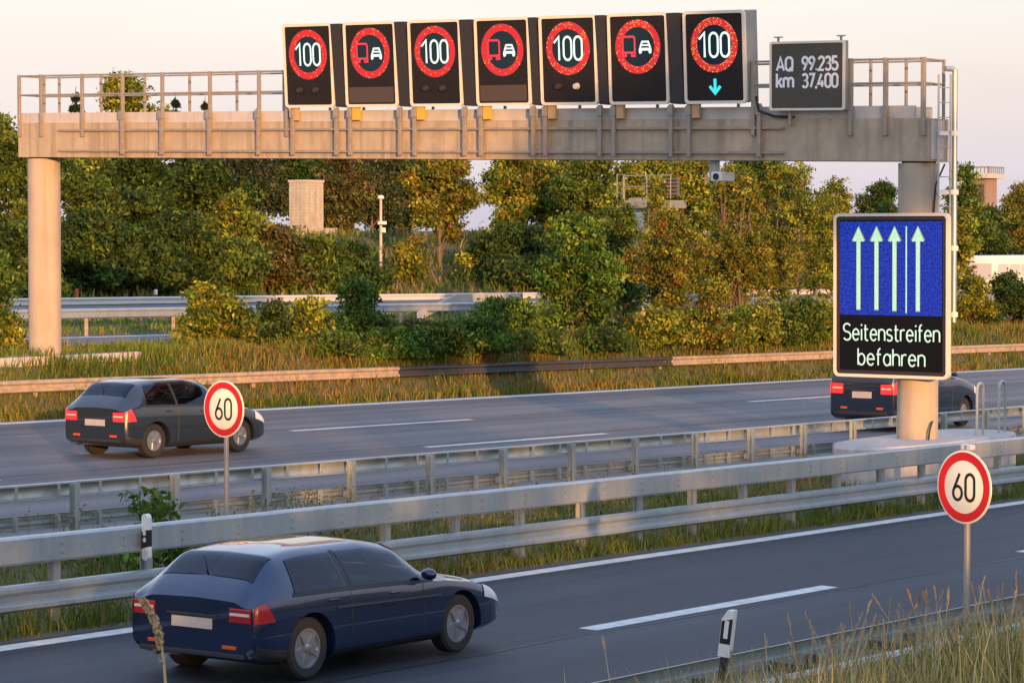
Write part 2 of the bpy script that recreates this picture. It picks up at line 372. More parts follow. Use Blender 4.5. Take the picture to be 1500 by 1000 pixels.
def super_rail(label, Y, side, x0, x1, step, phase, boxz, wz, post_y, ribs):
    """side -1: smooth faces look to -Y; +1: to +Y (we see the open backs)"""
    org = (x0, Y, road_z(x0, Y)); t = empty('guardrail', org, label, 'guardrail')
    ks = 1. if side < 0 else .66
    fl = (lambda p: p) if side < 0 else (lambda p: [(y, z*ks) for y, z in flip(p)])
    bb = beam_obj('box_beam', fl(CH), x0, x1, Y, road_z, boxz, GALV, t, org, True)
    lb = beam_obj('lower_beam', fl(WB), x0, x1, Y+side*.02, road_z, wz, GALV, t, org)
    bolts = []
    post = None; x = x0+phase
    while x < x1:
        z = road_z(x, Y)
        if post is None:
            mb = MB((x, Y, z)); yy = Y+post_y
            for a, b in (((x-.05, yy-.055, z-.3), (x+.05, yy-.045, z+boxz+.13*ks)), ((x-.05, yy+.045, z-.3), (x+.05, yy+.055, z+boxz+.13*ks)), ((x-.005, yy-.045, z-.3), (x+.005, yy+.045, z+boxz+.13*ks))): mb.box(a, b)
            mb.box((x-.04, min(yy, Y)-.0, z+wz-.05), (x+.04, max(yy, Y), z+wz+.05))
            post = mb.build('post', GALV, t); post.location = (x-x0, 0, z-org[2]); p0 = post
        else:
            p = p0.copy(); COL.objects.link(p); p.parent = t; p.location = (x-x0, 0, z-org[2])
        x += step
    def extend(o, mb):     # bolts and stiffeners belong to the beam's own mesh
        b_ = bmesh.new(); b_.from_mesh(o.data); tmp = mb.build('tmp', GALV); b_.from_mesh(tmp.data); b_.to_mesh(o.data); b_.free(); bpy.data.objects.remove(tmp)
    if side < 0:
        mb = MB(org)
        for i in range(int((x1-x0)/1.0)):
            x = x0+.35+i*1.0; z = road_z(x, Y)
            for dz in (-.05, .05): mb.lathe([(.022, -.104), (.022, -.088)], 'y', 6, (x, Y, z+boxz+dz))
        extend(bb, mb)
    if ribs:
        m1 = MB(org); m2 = MB(org)
        for i in range(int((x1-x0)/ribs)):
            x = x0+.2+i*ribs; z = road_z(x, Y)
            m1.box((x-.025, Y-.07, z+boxz-.15*ks), (x+.025, Y-.055, z+boxz+.12*ks)); m2.box((x-.025, Y-.07, z+wz-.16*ks), (x+.025, Y-.01, z+wz+.14*ks))
        extend(bb, m1); extend(lb, m2)
    return t
super_rail('two-beam galvanised guardrail on the near side of the median, smooth faces towards us', 22.5, -1, -10, 120, 1.515, .62, .93, .40, .13, 0)
super_rail('galvanised guardrail on the far side of the median, seen from behind with open channel backs', 27.2, 1, -6, 150, 2.0, 1.24, .955, .53, -.13, .8)

def simple_rail(label, Y, x0, x1, zf, top, m, step=2., side=-1, mat_fn=None, xcut=None):
    org = (x0, Y, float(zf(x0, Y))); t = empty('guardrail', org, label, 'guardrail')
    z = lambda x, y: float(zf(x, y))
    pr = WB if side < 0 else flip(WB)
    if xcut is None: beam_obj('rail_beam', pr, x0, x1, Y, z, top-.155, m, t, org)
    else:
        cuts = [x0]+[c for c, _ in xcut]+[x1]; ms = [m]+[mm for _, mm in xcut]
        for a, b, mm in zip(cuts[:-1], cuts[1:], ms): beam_obj('rail_beam', pr, a, b-.07, Y, z, top-.155, mm, t, org)
    p0 = None; x = x0+.7
    while x < x1:
        if p0 is None:
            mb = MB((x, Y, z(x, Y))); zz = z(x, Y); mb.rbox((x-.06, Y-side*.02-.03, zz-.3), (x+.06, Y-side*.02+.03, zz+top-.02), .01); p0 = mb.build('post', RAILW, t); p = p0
        else: p = p0.copy(); COL.objects.link(p); p.parent = t
        p.location = (x-x0, 0, z(x, Y)-org[2]); x += step
    return t
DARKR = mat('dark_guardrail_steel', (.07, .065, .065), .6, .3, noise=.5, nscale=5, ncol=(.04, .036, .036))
simple_rail('worn sun-tinted guardrail along the far edge of the far lanes, with a dark stretch', 48.7, -5, 190, lambda x, y: road_z(x, 48.3)+.05, .80, RAILW, 4., -1, xcut=[(61.9, DARKR), (76.3, RAILW)])
t = simple_rail('grey guardrail standing on the grass strip between the slip road and the outer road', 61.75, 10, 190, lambda x, y: ground(x, y), .88, GALV, 4., -1)
simple_rail('low pale guardrail on the outer road edge at the bank foot', 76.75, 10, 190, lambda x, y: ground(x, y), .34, mat('pale_rail_paint', (.6, .58, .54), .5, noise=.4, nscale=2, ncol=(.45, .42, .38)), 4., -1)
# near verge: front rail towards the lanes, back rail towards the bank
org = (-10, 13.1, road_z(-10, 13.1)); t = empty('guardrail', org, 'double near guardrail between the dark asphalt and the dry grass bank', 'guardrail')
beam_obj('rail_beam', flip(WB), -10, 80, 13.6, road_z, .50, GALV, t, org)
beam_obj('rail_beam', WB, -10, 80, 12.62, road_z, .50, GALV, t, org)
p0 = None; x = -9.
while x < 80:
    z = road_z(x, 13.1)
    if p0 is None:
        mb = MB((x, 13.1, z)); mb.rbox((x-.05, 13.05, z-.2), (x+.05, 13.15, z+.66), .012); mb.bar((x, 12.64, z+.5), (x, 13.56, z+.5), .06, .09)
        p0 = mb.build('post', mat('dark_post_steel', (.09, .085, .08), .7, .3, noise=.5, nscale=8), t); p = p0
    else: p = p0.copy(); COL.objects.link(p); p.parent = t
    p.location = (x+10, 0, z-org[2]); x += 2.
# slanting terminal: two beams that climb away from the slip road rail
org = (83., 63., g(83, 63)); t = empty('guardrail', org, 'pale slanting guardrail section joining the outer road rail beyond the shrubs', 'guardrail')
a = at_Y(612, 463, 61.0); b = at_Y(668, 437, 64.5); c = at_Y(765, 434, 67.0)
mb = MB(org)
for p, q in ((a, b), (b, c)): mb.bar(p, q, .06, .30)
mb.build('rail_beam', CONC_L, t)
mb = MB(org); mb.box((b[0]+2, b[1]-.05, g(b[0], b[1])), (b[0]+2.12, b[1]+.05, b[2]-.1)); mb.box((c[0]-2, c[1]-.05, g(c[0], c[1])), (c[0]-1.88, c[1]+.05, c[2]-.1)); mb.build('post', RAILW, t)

# ------------------------------------------------------------------ gantry
PX = 49.2
bz = lambda Y: 6.05+.0204*(Y-25.04)     # underside of beam
G0 = (PX, 38., g(PX, 38.)); gan = empty('sign_gantry', G0, 'concrete motorway sign gantry spanning the far lanes on two round pillars', 'sign gantry')
XF, XB = PX-.42, PX+.42
YL, YR = 50.36, 25.16
def slab(y0, y1, x0, x1, lo, hi, c=.012):
    mb = MB(G0)
    v = []
    for y in (y0, y1):
        for x, h in ((x0, lo), (x1, lo), (x1, hi), (x0, hi)): v.append((x, y, bz(y)+h))
    mb.add(v, [(0, 1, 2, 3), (7, 6, 5, 4), (0, 4, 5, 1), (1, 5, 6, 2), (2, 6, 7, 3), (3, 7, 4, 0)]); return mb
slab(YR, YL, XF, XB, 0, .84).build('beam', CONC, gan)
slab(YR+.35, YL-.05, XF+.03, XF+.13, .843, 1.09).build('parapet', CONC_L, gan)
slab(YR+.35, YL-.05, XB-.13, XB-.03, .843, 1.09).build('parapet', CONC_L, gan)
mb = slab(YR-.02, YR-.005, XF+.05, XB-.3, .04, .80); mb.build('end_plate', CONC_L, gan)
for Y, ztop_v in ((49.9, 0), (25.6, 0)):
    zb_ = (.58 if Y < 30 else g(PX, Y)); zb0 = zb_-.15
    mb = MB(G0); mb.lathe([(.405, zb0), (.405, bz(Y)-.035)], 'z', 40, (PX, Y, 0)); mb.build('pillar', CONC_P, gan, smooth=True)
    mb = MB(G0); mb.lathe([(.34, bz(Y)-.04), (.34, bz(Y)+.002)], 'z', 24, (PX, Y, 0)); mb.build('bearing_pad', RUB, gan, smooth=True)
# plinths
pts = [(46.35, 25.55), (46.55, 25.1), (47.2, 24.75), (48.2, 24.6), (51.2, 24.6), (52.1, 24.85), (52.4, 25.4), (52.4, 25.9), (52.1, 26.35), (51.2, 26.55), (48.2, 26.55), (47.2, 26.4), (46.55, 26.0)]
pts = [(x, y) for x, y in pts]
mb = MB(G0); n = len(pts)
ins = [(PX+.2+(x-PX-.2)*.985, 25.57+(y-25.57)*.955) for x, y in pts]
mb.add([(x, y, g(x, y)-.2) for x, y in pts]+[(x, y, .53) for x, y in pts]+[(x, y, .585) for x, y in ins],
       [tuple(range(2*n, 3*n))]+[(i, (i+1) % n, n+(i+1) % n, n+i) for i in range(n)]+[(n+i, n+(i+1) % n, 2*n+(i+1) % n, 2*n+i) for i in range(n)])
mb.build('plinth', CONC_L, gan)
mb = MB(G0); z = g(PX, 49.9); mb.rbox((PX-4.4, 49.45, z-.6), (PX+3.0, 50.6, z+.09), .03); mb.build('plinth', CONC_L, gan)
# railings (front and back), left and right of the display row
def rail_run(x, ys, top, dia, thick, m=STRUT, foot=.84):
    for h in (top, top-.47): MB(G0).tube([(x, ys[0], bz(ys[0])+h), (x, ys[-1], bz(ys[-1])+h)], dia, 8).build('handrail', m, gan, smooth=True)
    for y in ys:
        mb = MB(G0); mb.rbox((x-thick/2, y-thick/2, bz(y)+foot), (x+thick/2, y+thick/2, bz(y)+top+.03), .008); mb.build('railing_post', m, gan)
TOPR = 2.0
rail_run(XF-.04, [50.28, 49.52, 48.11, 46.76, 45.46, 43.94, 42.42, 41.58], TOPR, .022, .075, foot=.5)
rail_run(XB-.02, [50.28, 49.75, 48.31, 46.84, 45.37, 43.86, 42.4, 41, 40, 38, 36, 34, 32, 30, 28.5], TOPR, .02, .055)
rail_run(XF-.04, [29.12, 26.88, 26.1, 25.27], TOPR, .022, .085, foot=.5)
rail_run(XB-.02, [28.6, 26.9, 26.1, 25.27], TOPR, .02, .055)
for y in (50.28, 25.27):
    for h in (TOPR, TOPR-.47): MB(G0).tube([(XF-.04, y, bz(y)+h), (XB-.02, y, bz(y)+h)], .02, 8).build('handrail', STRUT, gan, smooth=True)
# conduits along the front face and vertical struts
for h in (.16, .66): MB(G0).bar((XF-.06, 48.9, bz(48.9)+h), (XF-.06, 28.4, bz(28.4)+h), .05, .05).build('conduit', STRUT, gan)
PE = [(41.5, 40.05), (39.71, 38.22), (37.87, 36.42), (36.04, 34.58), (34.32, 32.85), (32.56, 31.07), (30.69, 29.21)]
sy = [46.72, 45.43, 43.91, 42.39] + [41.35] + [e[1] for e in PE[:-1]] + [e[0]-.06 for e in PE[1:]] + [28.95]
for y in sy:
    mb = MB(G0); w = .10 if y > 43 else .085
    z0, z1 = bz(y)+.07, bz(y)+(1.15 if y < 43 else 1.0)
    mb.rbox((XF-.14, y-w/2, z0), (XF-.075, y+w/2, z1), .006)
    mb.rbox((XF-.16, y-w*.75, bz(y)+.92), (XF-.075, y+w*.75, bz(y)+1.12), .006)
    for h in (.16, .66): mb.box((XF-.075, y-.04, bz(y)+h-.04), (XF-.001, y+.04, bz(y)+h+.04))
    mb.build('strut', STRUT, gan)
for i in range(6):      # dark boards between the displays
    y1, y0 = PE[i][1]-.03, PE[i+1][0]+.03; yc = (y0+y1)/2; hw = abs(y1-y0)/2
    mb = MB(G0); v = []
    for h, dx in ((1.16, -.16), (3.02, -.36)):
        for x in (XF+dx, XF+dx+.32):
            for y in (y0, y1): v.append((x, y, bz(y)+h))
    mb.add(v, [(0, 1, 3, 2), (4, 6, 7, 5), (0, 4, 5, 1), (2, 3, 7, 6), (0, 2, 6, 4), (1, 5, 7, 3)]); mb.build('filler_board', HOUS, gan)
for ei, e in enumerate(PE):          # brackets under the displays (some amber, the rest ochre)
    mb = MB(G0); y = e[0]-.22; mb.rbox((XF-.13, y-.09, bz(y)+.86), (XF-.03, y+.09, bz(y)+1.17), .01)
    mb.build('mounting_bracket', mat('amber_bracket', (.72, .40, .04), .5, noise=.3, nscale=6, ncol=(.5, .27, .04)) if ei in (1, 2, 3) else mat('ochre_bracket', (.50, .33, .16), .6, noise=.4, nscale=6, ncol=(.36, .22, .1)), gan)
mb = MB(G0); mb.tube([(XF-.2, 28.97, bz(29)+1.3), (XF-.16, 28.93, bz(29)+1.0), (XF-.1, 28.6, bz(29)+.88), (XF+.05, 28.2, bz(29)+.86)], .03, 8); mb.build('cable', RUB, gan, smooth=True); mb = MB(G0); mb.tube([(PX-.1, 24.98, 6.0), (PX-.15, 25.15, 5.6), (PX-.2, 25.19, 4.8)], .02, 6); mb.build('cable', RUB, gan, smooth=True)

# ladder with fall-arrest rails beside the right pillar
Lb = (PX+.55, 24.9, .58); lad = empty('access_ladder', Lb, 'tall steel access ladder rising beside the right gantry pillar', 'ladder')
px_, py_ = 49.22, 24.83; zt = 7.86
mb = MB(Lb); mb.tube([(px_, py_, 2.9), (px_, py_, zt-.03), (px_-.03, py_+.04, zt), (px_-.2, py_+.12, zt)], .055, 10); mb.build('pole', GALV, lad, smooth=True)
S1, S2 = (48.98, 25.06), (49.1, 24.86)
for dx, dy in (S1, S2): MB(Lb).tube([(dx, dy, 4.2), (dx, dy, 7.75)], .022, 8).build('stile', GALV, lad, smooth=True)
r0 = None
for i in range(12):
    z = 4.3+i*.29
    if r0 is None: r0 = MB((48.98, 25.06, z)).tube([(*S1, z), (*S2, z)], .011, 6).build('rung', GALV, lad, smooth=True); r = r0
    else: r = r0.copy(); COL.objects.link(r); r.parent = lad
    r.location = (48.98-Lb[0], 25.06-Lb[1], z-Lb[2])
for z in (5.45, 4.35, 3.05, 6.6):
    mb = MB(Lb); mb.bar((48.95, 25.03, z), (px_+.04, py_-.06, z), .05, .08); mb.lathe([(.078, z-.05), (.078, z+.05)], 'z', 12, (px_, py_, 0)); mb.build('bracket', WHITE, lad)
# hoop handrails on the plinth
for i, x in enumerate((50.75, 51.75)):
    b = (x, 25.05, .585)
    h = MB(b); pts_ = [(x-.14, 25.0, .585), (x-.14, 25.0, 1.5)]+[(x-.14*math.cos(a_), 25.0, 1.5+.13*math.sin(a_)) for a_ in np.linspace(0, math.pi, 9)[1:]]+[(x+.14, 25.0, .585)]
    o = h.tube(pts_, .03, 8).build('hoop_rail', GALV, None, smooth=True); o.location = b
    setp(o, ('steel hoop on the plinth, nearer to the right pillar' if i == 0 else 'steel hoop on the plinth, farther from the right pillar'), 'handrail', 'steel hoops on the pillar plinth')
o = MB((48.95, 25.3, .585)).tube([(48.9, 25.2, .585), (48.9, 25.18, .75), (48.96, 25.17, .9), (49.0, 25.16, .95)], .02, 6).build('cable_stub', RUB, None, smooth=True)
o.location = (48.95, 25.3, .585); setp(o, 'short dark cable end sticking out of the plinth beside the right pillar', 'cable')
# camera under the beam
p = at_D(1045, 237, 57.5); y = p[1]; b = (PX, y, bz(y)); tc_ = empty('traffic_camera', b, 'grey traffic camera hanging under the gantry beam right of centre', 'camera')
mb = MB(b); mb.rbox((PX-.08, y-.08, bz(y)-.40), (PX+.08, y+.08, bz(y)-.002), .01); mb.rbox((PX-.1, y-.3, bz(y)-.36), (PX+.05, y-.07, bz(y)-.26), .01); mb.build('bracket', GALV, tc_)
mb = MB(b); mb.rbox((PX-.42, y-.42, bz(y)-.44), (PX+.12, y-.16, bz(y)-.24), .03); mb.build('housing', WHITE, tc_)
mb = MB(b); mb.lathe([(.07, PX-.44), (.07, PX-.41)], 'x', 14, (0, y-.29, bz(y)-.34)); mb.build('lens', RUB, tc_)

# ------------------------------------------------------------------ displays over the lanes
FRAME = mat('cream_frame_paint', (.80, .70, .55), .45, noise=.3, nscale=10, ncol=(.62, .52, .4))
LEDR = mat('led_red', (.1, .005, .005), .4, emit=(.85, .03, .03), estr=.85)
LEDO = mat('led_orange', (.1, .02, .005), .4, emit=(1., .23, .06), estr=1.0)
LEDW = mat('led_white', (.1, .1, .1), .4, emit=(.80, 1., .88), estr=.82)
LEDC = mat('led_cyan', (.02, .1, .1), .4, emit=(.05, .75, .8), estr=.8)
NAVY = mat('display_disc', (.012, .030, .045), .6, spec=.15)
GLINT = mat('lamp_glass', (.04, .033, .03), .25, spec=.6)
def display(i, sym):
    yl_, yr_ = PE[i]; yc = (yl_+yr_)/2; w = yl_-yr_; h = 1.90; cx = XF-.16
    loc = (cx, yc, bz(yc)+1.15)
    names = ['leftmost of the row on the gantry', 'second from the left of the gantry row', 'third from the left of the gantry row', 'fourth and middle one of the gantry row', 'fifth of the gantry row, with one pale lamp', 'sixth of the gantry row, last overtaking ban', 'rightmost of the row, with a cyan arrow below']
    what = 'black display lit with ringed 100' if sym == '100' else 'display lit with truck and car'
    t = empty('speed_display' if sym == '100' else 'overtaking_display', loc, f'{what}, {names[i]}', 'display', 'lane displays on the gantry', face_mtx(loc, 0, R(5.0), -.0204))
    hw = w/2
    if i == 6:   # the end of the row shows its grey side and roof
        MB().rbox((-hw+.03, .02, -.50), (hw-.005, h-.01, -.03), .02).build('housing', HOUSG, t)
    else:
        MB().rbox((-hw+.03, .02, -.42), (hw-.03, h-.03, -.03), .02).build('housing', HOUS, t)
    mb = MB(); mb.prism(rrect(-hw+.02, .02, hw-.02, h-.02, .06), -.03, 0.); mb.build('face', BLACK, t)
    mb = MB(); ring_frame(mb, rrect(-hw, 0, hw, h, .09), rrect(-hw+.062, .062, hw-.062, h-.062, .05), -.045, .022); mb.build('frame', FRAME, t, smooth=True)
    cy = h*.632; ro, ri = .555, .405
    mb = MB(); mb.lathe([(ro+.02, .001), (ro+.02, .004)], 'z', 48, (0, cy, 0)); mb.build('disc', NAVY, t)
    # ring of light points
    mb = MB(); mo = MB(); rr = random.Random(31+i)
    K = 66
    for k in range(K):
        for j in range(4):
            a = 2*math.pi*(k+(.5 if j % 2 else 0))/K; r_ = ri+.022+j*(ro-ri-.03)/3
            s_ = .0165*(r_/.5)+.003; c_, d_ = r_*math.cos(a), cy+r_*math.sin(a)
            tgt = mo if rr.random() < (.10 if i < 4 else .10+.11*(i-3)) else mb
            tgt.add([(c_+s_*math.cos(a+q), d_+s_*math.sin(a+q), .008) for q in (0, math.pi/2, math.pi, 3*math.pi/2)], [(0, 1, 2, 3)])
    dr = mat('led_ring_base', (.2, .01, .01), .4, emit=(.30, .010, .013), estr=.8)
    m2 = MB(); ring_frame(m2, arc(0, cy, ro-.003, ro-.003, 0, 360, 64)[:-1], arc(0, cy, ri+.003, ri+.003, 0, 360, 64)[:-1], .003, .006)
    build_multi('red_ring', [(m2, dr), (mb, LEDR), (mo, LEDO)], t)
    mb = MB()
    if sym == '100':
        x0 = -.36
        ribbon(mb, [(x0, cy+.12), (x0+.13, cy+.25), (x0+.13, cy-.25)], .05, .010)
        for xx in (x0+.25, x0+.52): ribbon(mb, [(xx+p*.46*.44, cy-.245+q*.49) for p, q in stadium(1.0, 2.2)] if False else [(xx+p*.40, cy-.245+q*.49) for p, q in stadium(.5)], .048, .011)
        mb.build('digits', LEDW, t, fixn=False)
    else:
        mr = MB(); ribbon(mr, rrect(-.375, -.12+cy, -.075, .21+cy, .05)+[(-.075, .16+cy)], .045, .010)
        ribbon(mr, [(-.375, cy-.10), (-.375, cy-.19), (-.30, cy-.19), (-.30, cy-.13)], .045, .0112); ribbon(mr, [(-.15, cy-.13), (-.15, cy-.19), (-.075, cy-.19), (-.075, cy-.10)], .045, .0122)
        mr.build('truck_symbol', mat('led_red_symbol', (.1, .005, .005), .4, emit=(.80, .04, .06), estr=.9), t, fixn=False)
        q = lambda pts: [(x, y+cy) for x, y in pts]
        ribbon(mb, q([(.06, -.02), (.11, .10), (.26, .10), (.31, -.02)]), .042, .010)
        ribbon(mb, q([(.08, .028), (.29, .028)]), .034, .0114); ribbon(mb, q([(.03, -.055), (.34, -.055)]), .058, .0126)
        ribbon(mb, q([(.035, -.08), (.095, -.125)]), .05, .0138); ribbon(mb, q([(.335, -.08), (.275, -.125)]), .05, .0138); ribbon(mb, q([(.06, -.10), (.06, -.145)]), .05, .0148); ribbon(mb, q([(.31, -.10), (.31, -.145)]), .05, .0148)
        mb.build('car_symbol', LEDW, t, fixn=False)
    if i == 6:
        mb = MB(); ribbon(mb, [(0, h*.27), (0, h*.135)], .07, .010); ribbon(mb, [(-.13, h*.19), (0, h*.115), (.13, h*.19)], .065, .0114); mb.build('arrow', LEDC, t, fixn=False)
    elif sym == '100':
        for xx in (-.27, .20):
            mb = MB(); mb.lathe([(.075, 0.), (.07, .05), (.055, .09)], 'z', 14, (xx, h*.21, 0)); mb.build('warning_lamp', GLINT if not (i == 4 and xx > 0) else mat('pale_lamp', (.55, .5, .46), .3), t, smooth=True)
    elif i in (1, 3):
        mb = MB(); mb.rbox((-hw+.1, .1, 0), (hw-.12, h*.235, .006), .002); mb.build('blank_text_panel', mat('blank_panel', (.07, .05, .038), .5), t)
    return t
for i, s_ in enumerate(['100', 'ov', '100', 'ov', '100', 'ov', '100']): display(i, s_)

# plate with the gantry number
yc = (28.63+26.93)/2; loc = (XF-.22, yc, bz(yc)+1.0)
t = empty('number_plate_board', loc, 'dark grey board lettered AQ 99.235 km 37,400 at the right of the gantry', 'sign', None, face_mtx(loc, 0, R(2), -.0204))
GREYB = mat('grey_board', (.095, .088, .070), .7, spec=.12, noise=.3, nscale=5, ncol=(.065, .06, .055))
MB().rbox((-.86, 0, -.16), (.86, 1.38, -.02), .02).build('box', HOUSG, t)
mb = MB(); mb.prism(rrect(-.81, .05, .81, 1.33, .02), -.02, 0); mb.build('face', GREYB, t)
mb = MB(); ring_frame(mb, rrect(-.86, 0, .86, 1.38, .05), rrect(-.81, .045, .815, 1.335, .03), -.03, .012); mb.build('frame', FRAME, t, smooth=True)
mb = MB(); text(mb, 'AQ', -.69, .80, .26, .052, .004, width=.36); text(mb, '99.235', -.10, .80, .26, .05, .004, gap=.14, width=.80)
text(mb, 'km', -.69, .46, .28, .052, .004, width=.38); text(mb, '37,400', -.10, .46, .26, .05, .004, gap=.14, width=.80); mb.build('lettering', mat('white_lettering', (.85, .85, .83), .4), t, fixn=False)
mb = MB()
for x in (-.72, .72):
    mb = MB(); mb.rbox((x-.02, 1.36, -.12), (x+.02, 1.47, -.08), .004); mb.rbox((x-.09, 1.46, -.13), (x+.09, 1.485, -.07), .004); mb.build('hanger', STRUT, t)
mb = MB(); mb.rbox((-.47, -.30, -.14), (-.41, .03, -.07), .004); mb.build('foot_bracket', STRUT, t)

# big variable sign on the right pillar
yc = 25.87; loc = (PX-.62, yc, 1.80); w, h = 2.58, 3.24
t = empty('lane_opening_display', loc, 'blue and black display with four arrows and Seitenstreifen befahren on the right pillar', 'display', None, face_mtx(loc, R(-1.5), R(.4), 0))
hw = w/2
MB().rbox((-hw+.03, .02, -.17), (hw-.03, h-.02, -.03), .03).build('housing', HOUSG, t)
mb = MB(); mb.prism(rrect(-hw+.02, .02, hw-.02, h-.02, .08), -.03, 0); mb.build('face', mat('deep_black', (.005, .005, .007), .55, spec=.15), t)
mb = MB(); ring_frame(mb, rrect(-hw, 0, hw, h, .12), rrect(-hw+.06, .06, hw-.06, h-.06, .075), -.06, .03); mb.build('frame', FRAME, t, smooth=True)
mb = MB(); ring_frame(mb, rrect(-hw+.062, .062, hw-.062, h-.062, .07), rrect(-hw+.135, .135, hw-.135, h-.135, .03), 0, .012); mb.build('gasket', mat('brown_black_gasket', (.03, .02, .018), .5), t)
X_ = lambda f_: -hw+f_*w
Y_ = lambda f_: h*(1-f_)
m = bpy.data.materials.new('led_blue_field'); m.use_nodes = True; N = m.node_tree.nodes; L = m.node_tree.links; b = N['Principled BSDF']
tc = N.new('ShaderNodeTexCoord'); nz = N.new('ShaderNodeTexNoise'); nz.inputs['Scale'].default_value = 22; nz.inputs['Detail'].default_value = 8; nz.inputs['Roughness'].default_value = .8
L.new(tc.outputs['Object'], nz.inputs['Vector']); rp = N.new('ShaderNodeValToRGB'); L.new(nz.outputs['Fac'], rp.inputs[0])
rp.color_ramp.elements[0].position = .38; rp.color_ramp.elements[0].color = (.003, .006, .13, 1); rp.color_ramp.elements[1].position = .62; rp.color_ramp.elements[1].color = (.022, .07, .60, 1)
b.inputs['Base Color'].default_value = (.004, .004, .03, 1); b.inputs['Roughness'].default_value = .7; b.inputs['Specular IOR Level'].default_value = .1; L.new(rp.outputs[0], b.inputs['Emission Color']); b.inputs['Emission Strength'].default_value = .78
mb = MB(); mb.prism([(X_(.052), Y_(.62)), (X_(.94), Y_(.62)), (X_(.94), Y_(.05)), (X_(.052), Y_(.05))], .001, .004); mb.build('blue_field', m, t)
LEDG = mat('led_pale_green', (.1, .1, .1), .4, emit=(.55, .88, .62), estr=.78)
def speckle(m_, sc, lo):
    N_ = m_.node_tree.nodes; L_ = m_.node_tree.links; b_ = N_['Principled BSDF']; e_ = b_.inputs['Emission Color'].default_value[:]
    tc_2 = N_.new('ShaderNodeTexCoord'); nz_ = N_.new('ShaderNodeTexNoise'); nz_.inputs['Scale'].default_value = sc; nz_.inputs['Detail'].default_value = 6; nz_.inputs['Roughness'].default_value = .85
    L_.new(tc_2.outputs['Object'], nz_.inputs['Vector']); r_ = N_.new('ShaderNodeValToRGB'); L_.new(nz_.outputs['Fac'], r_.inputs[0])
    r_.color_ramp.elements[0].position = .36; r_.color_ramp.elements[1].position = .6; r_.color_ramp.elements[0].color = tuple(c*l for c, l in zip(e_[:3], lo))+(1,); r_.color_ramp.elements[1].color = e_
    L_.new(r_.outputs[0], b_.inputs['Emission Color'])
speckle(LEDG, 24, (.50, .72, .62))
LEDY = mat('led_dull_yellow', (.05, .05, .02), .4, emit=(.40, .46, .10), estr=.6)
arw = [.217, .375, .532, .734]
for f_ in arw:
    x = X_(f_); y1, y0 = Y_(.082), Y_(.585 if f_ < .5 else .59); hd = .29
    poly = [(x, y1), (x+.135, y1-hd), (x+.042, y1-hd), (x+.042, y0), (x-.042, y0), (x-.042, y1-hd), (x-.135, y1-hd)]
    sc = lambda k: [(x+(p-x)*(1+k*.16)+0, q+(k*.02 if q > (y0+y1)/2 else -k*.02)) for p, q in poly]
    mo = MB(); mo.prism(sc(1.), .0045, .006); o2 = mo.build('arrow_outline', LEDY, t)
    mb = MB(); mb.prism(poly, .0065, .008); mb.build('arrow', LEDG, t)
mb = MB(); mb.prism([(X_(.634)-.015, Y_(.605)), (X_(.634)+.015, Y_(.605)), (X_(.634)+.015, Y_(.08)), (X_(.634)-.015, Y_(.08))], .0065, .008); mb.build('lane_line', LEDG, t)
mb = MB(); text(mb, 'Seitenstreifen', X_(.085), Y_(.775),   .325, .031, .006, gap=.15, width=w*.835); text(mb, 'befahren', X_(.215), Y_(.925), .325, .031, .006, gap=.16, width=w*.58); mb.build('lettering', mat('led_pale_text', (.1, .1, .1), .4, emit=(.68, .92, .70), estr=.8), t, fixn=False)
mb = MB(); mb.rbox((-hw-.035, h*.47, -.06), (-hw, h*.51, .0), .008); mb.build('latch', WHITE, t)
mb = MB()
for yy in (.6, 2.6): mb.box((-.3, yy-.06, -.24), (.5, yy+.06, -.17))
mb.build('bracket', STRUT, t)

# ------------------------------------------------------------------ 60 signs
def sign60(loc, top, dia, yaw, label, cap):
    t = empty('speed_limit_sign', loc, label, 'road sign', 'round 60 speed limit signs', face_mtx(loc, yaw, 0, 0))
    hgt = top-loc[2]; r_ = dia/2; cy = hgt-r_
    MB().tube([(0, -.3, -.05), (0, hgt+(.05 if cap else -.02), -.05)], .034, 12).build('pole', mat('sign_pole', (.42, .38, .32), .5, .4, noise=.5, nscale=6, ncol=(.3, .27, .22)), t, smooth=True)
    mb = MB(); mb.lathe([(r_-.006, -.014), (r_, -.01), (r_, -.002), (r_-.004, 0)], 'z', 56, (0, cy, 0)); mb.build('plate', SIGNW, t, smooth=True)
    mb = MB(); ring_frame(mb, arc(0, cy, r_*.945, r_*.945, 0, 360, 56)[:-1], arc(0, cy, r_*.72, r_*.72, 0, 360, 56)[:-1], .0002, .003); mb.build('red_ring', SIGNR, t)
    mb = MB(); hh = dia*.36; text(mb, '60', -dia*.195, cy-hh/2, hh, dia*.042, .003, gap=.22, width=dia*.39); mb.build('digits', SIGNK, t, fixn=False)
    mb = MB(); mb.rbox((-.05, cy+.1, -.085), (.05, cy+.15, -.012), .006); mb.rbox((-.05, cy-.15, -.085), (.05, cy-.1, -.012), .006); mb.build('clamp', GALV, t)
    if cap: mb = MB(); mb.lathe([(.05, hgt+.02), (.05, hgt+.06), (.03, hgt+.07)], 'z', 12, (0, 0, 0)); mb = MB(); mb.rbox((-.07, hgt+.0, -.09), (.07, hgt+.055, -.02), .01); mb.build('cap', WHITE, t)
c = at_D(327.5, 598, 36.7); zt = at_D(327.5, 557, 36.7)[2]
sign60((c[0], c[1], g(c[0], c[1])), zt, .755, R(-4), 'round 60 speed limit sign on a pole in the grassy median, cream face', False)
c = at_D(1412, 712, 27.6); zt = at_D(1412, 659, 27.6)[2]
sign60((c[0], c[1], g(c[0], c[1])), zt, .735, R(-17), 'round 60 speed limit sign with white cap, standing in dry grass at right', True)

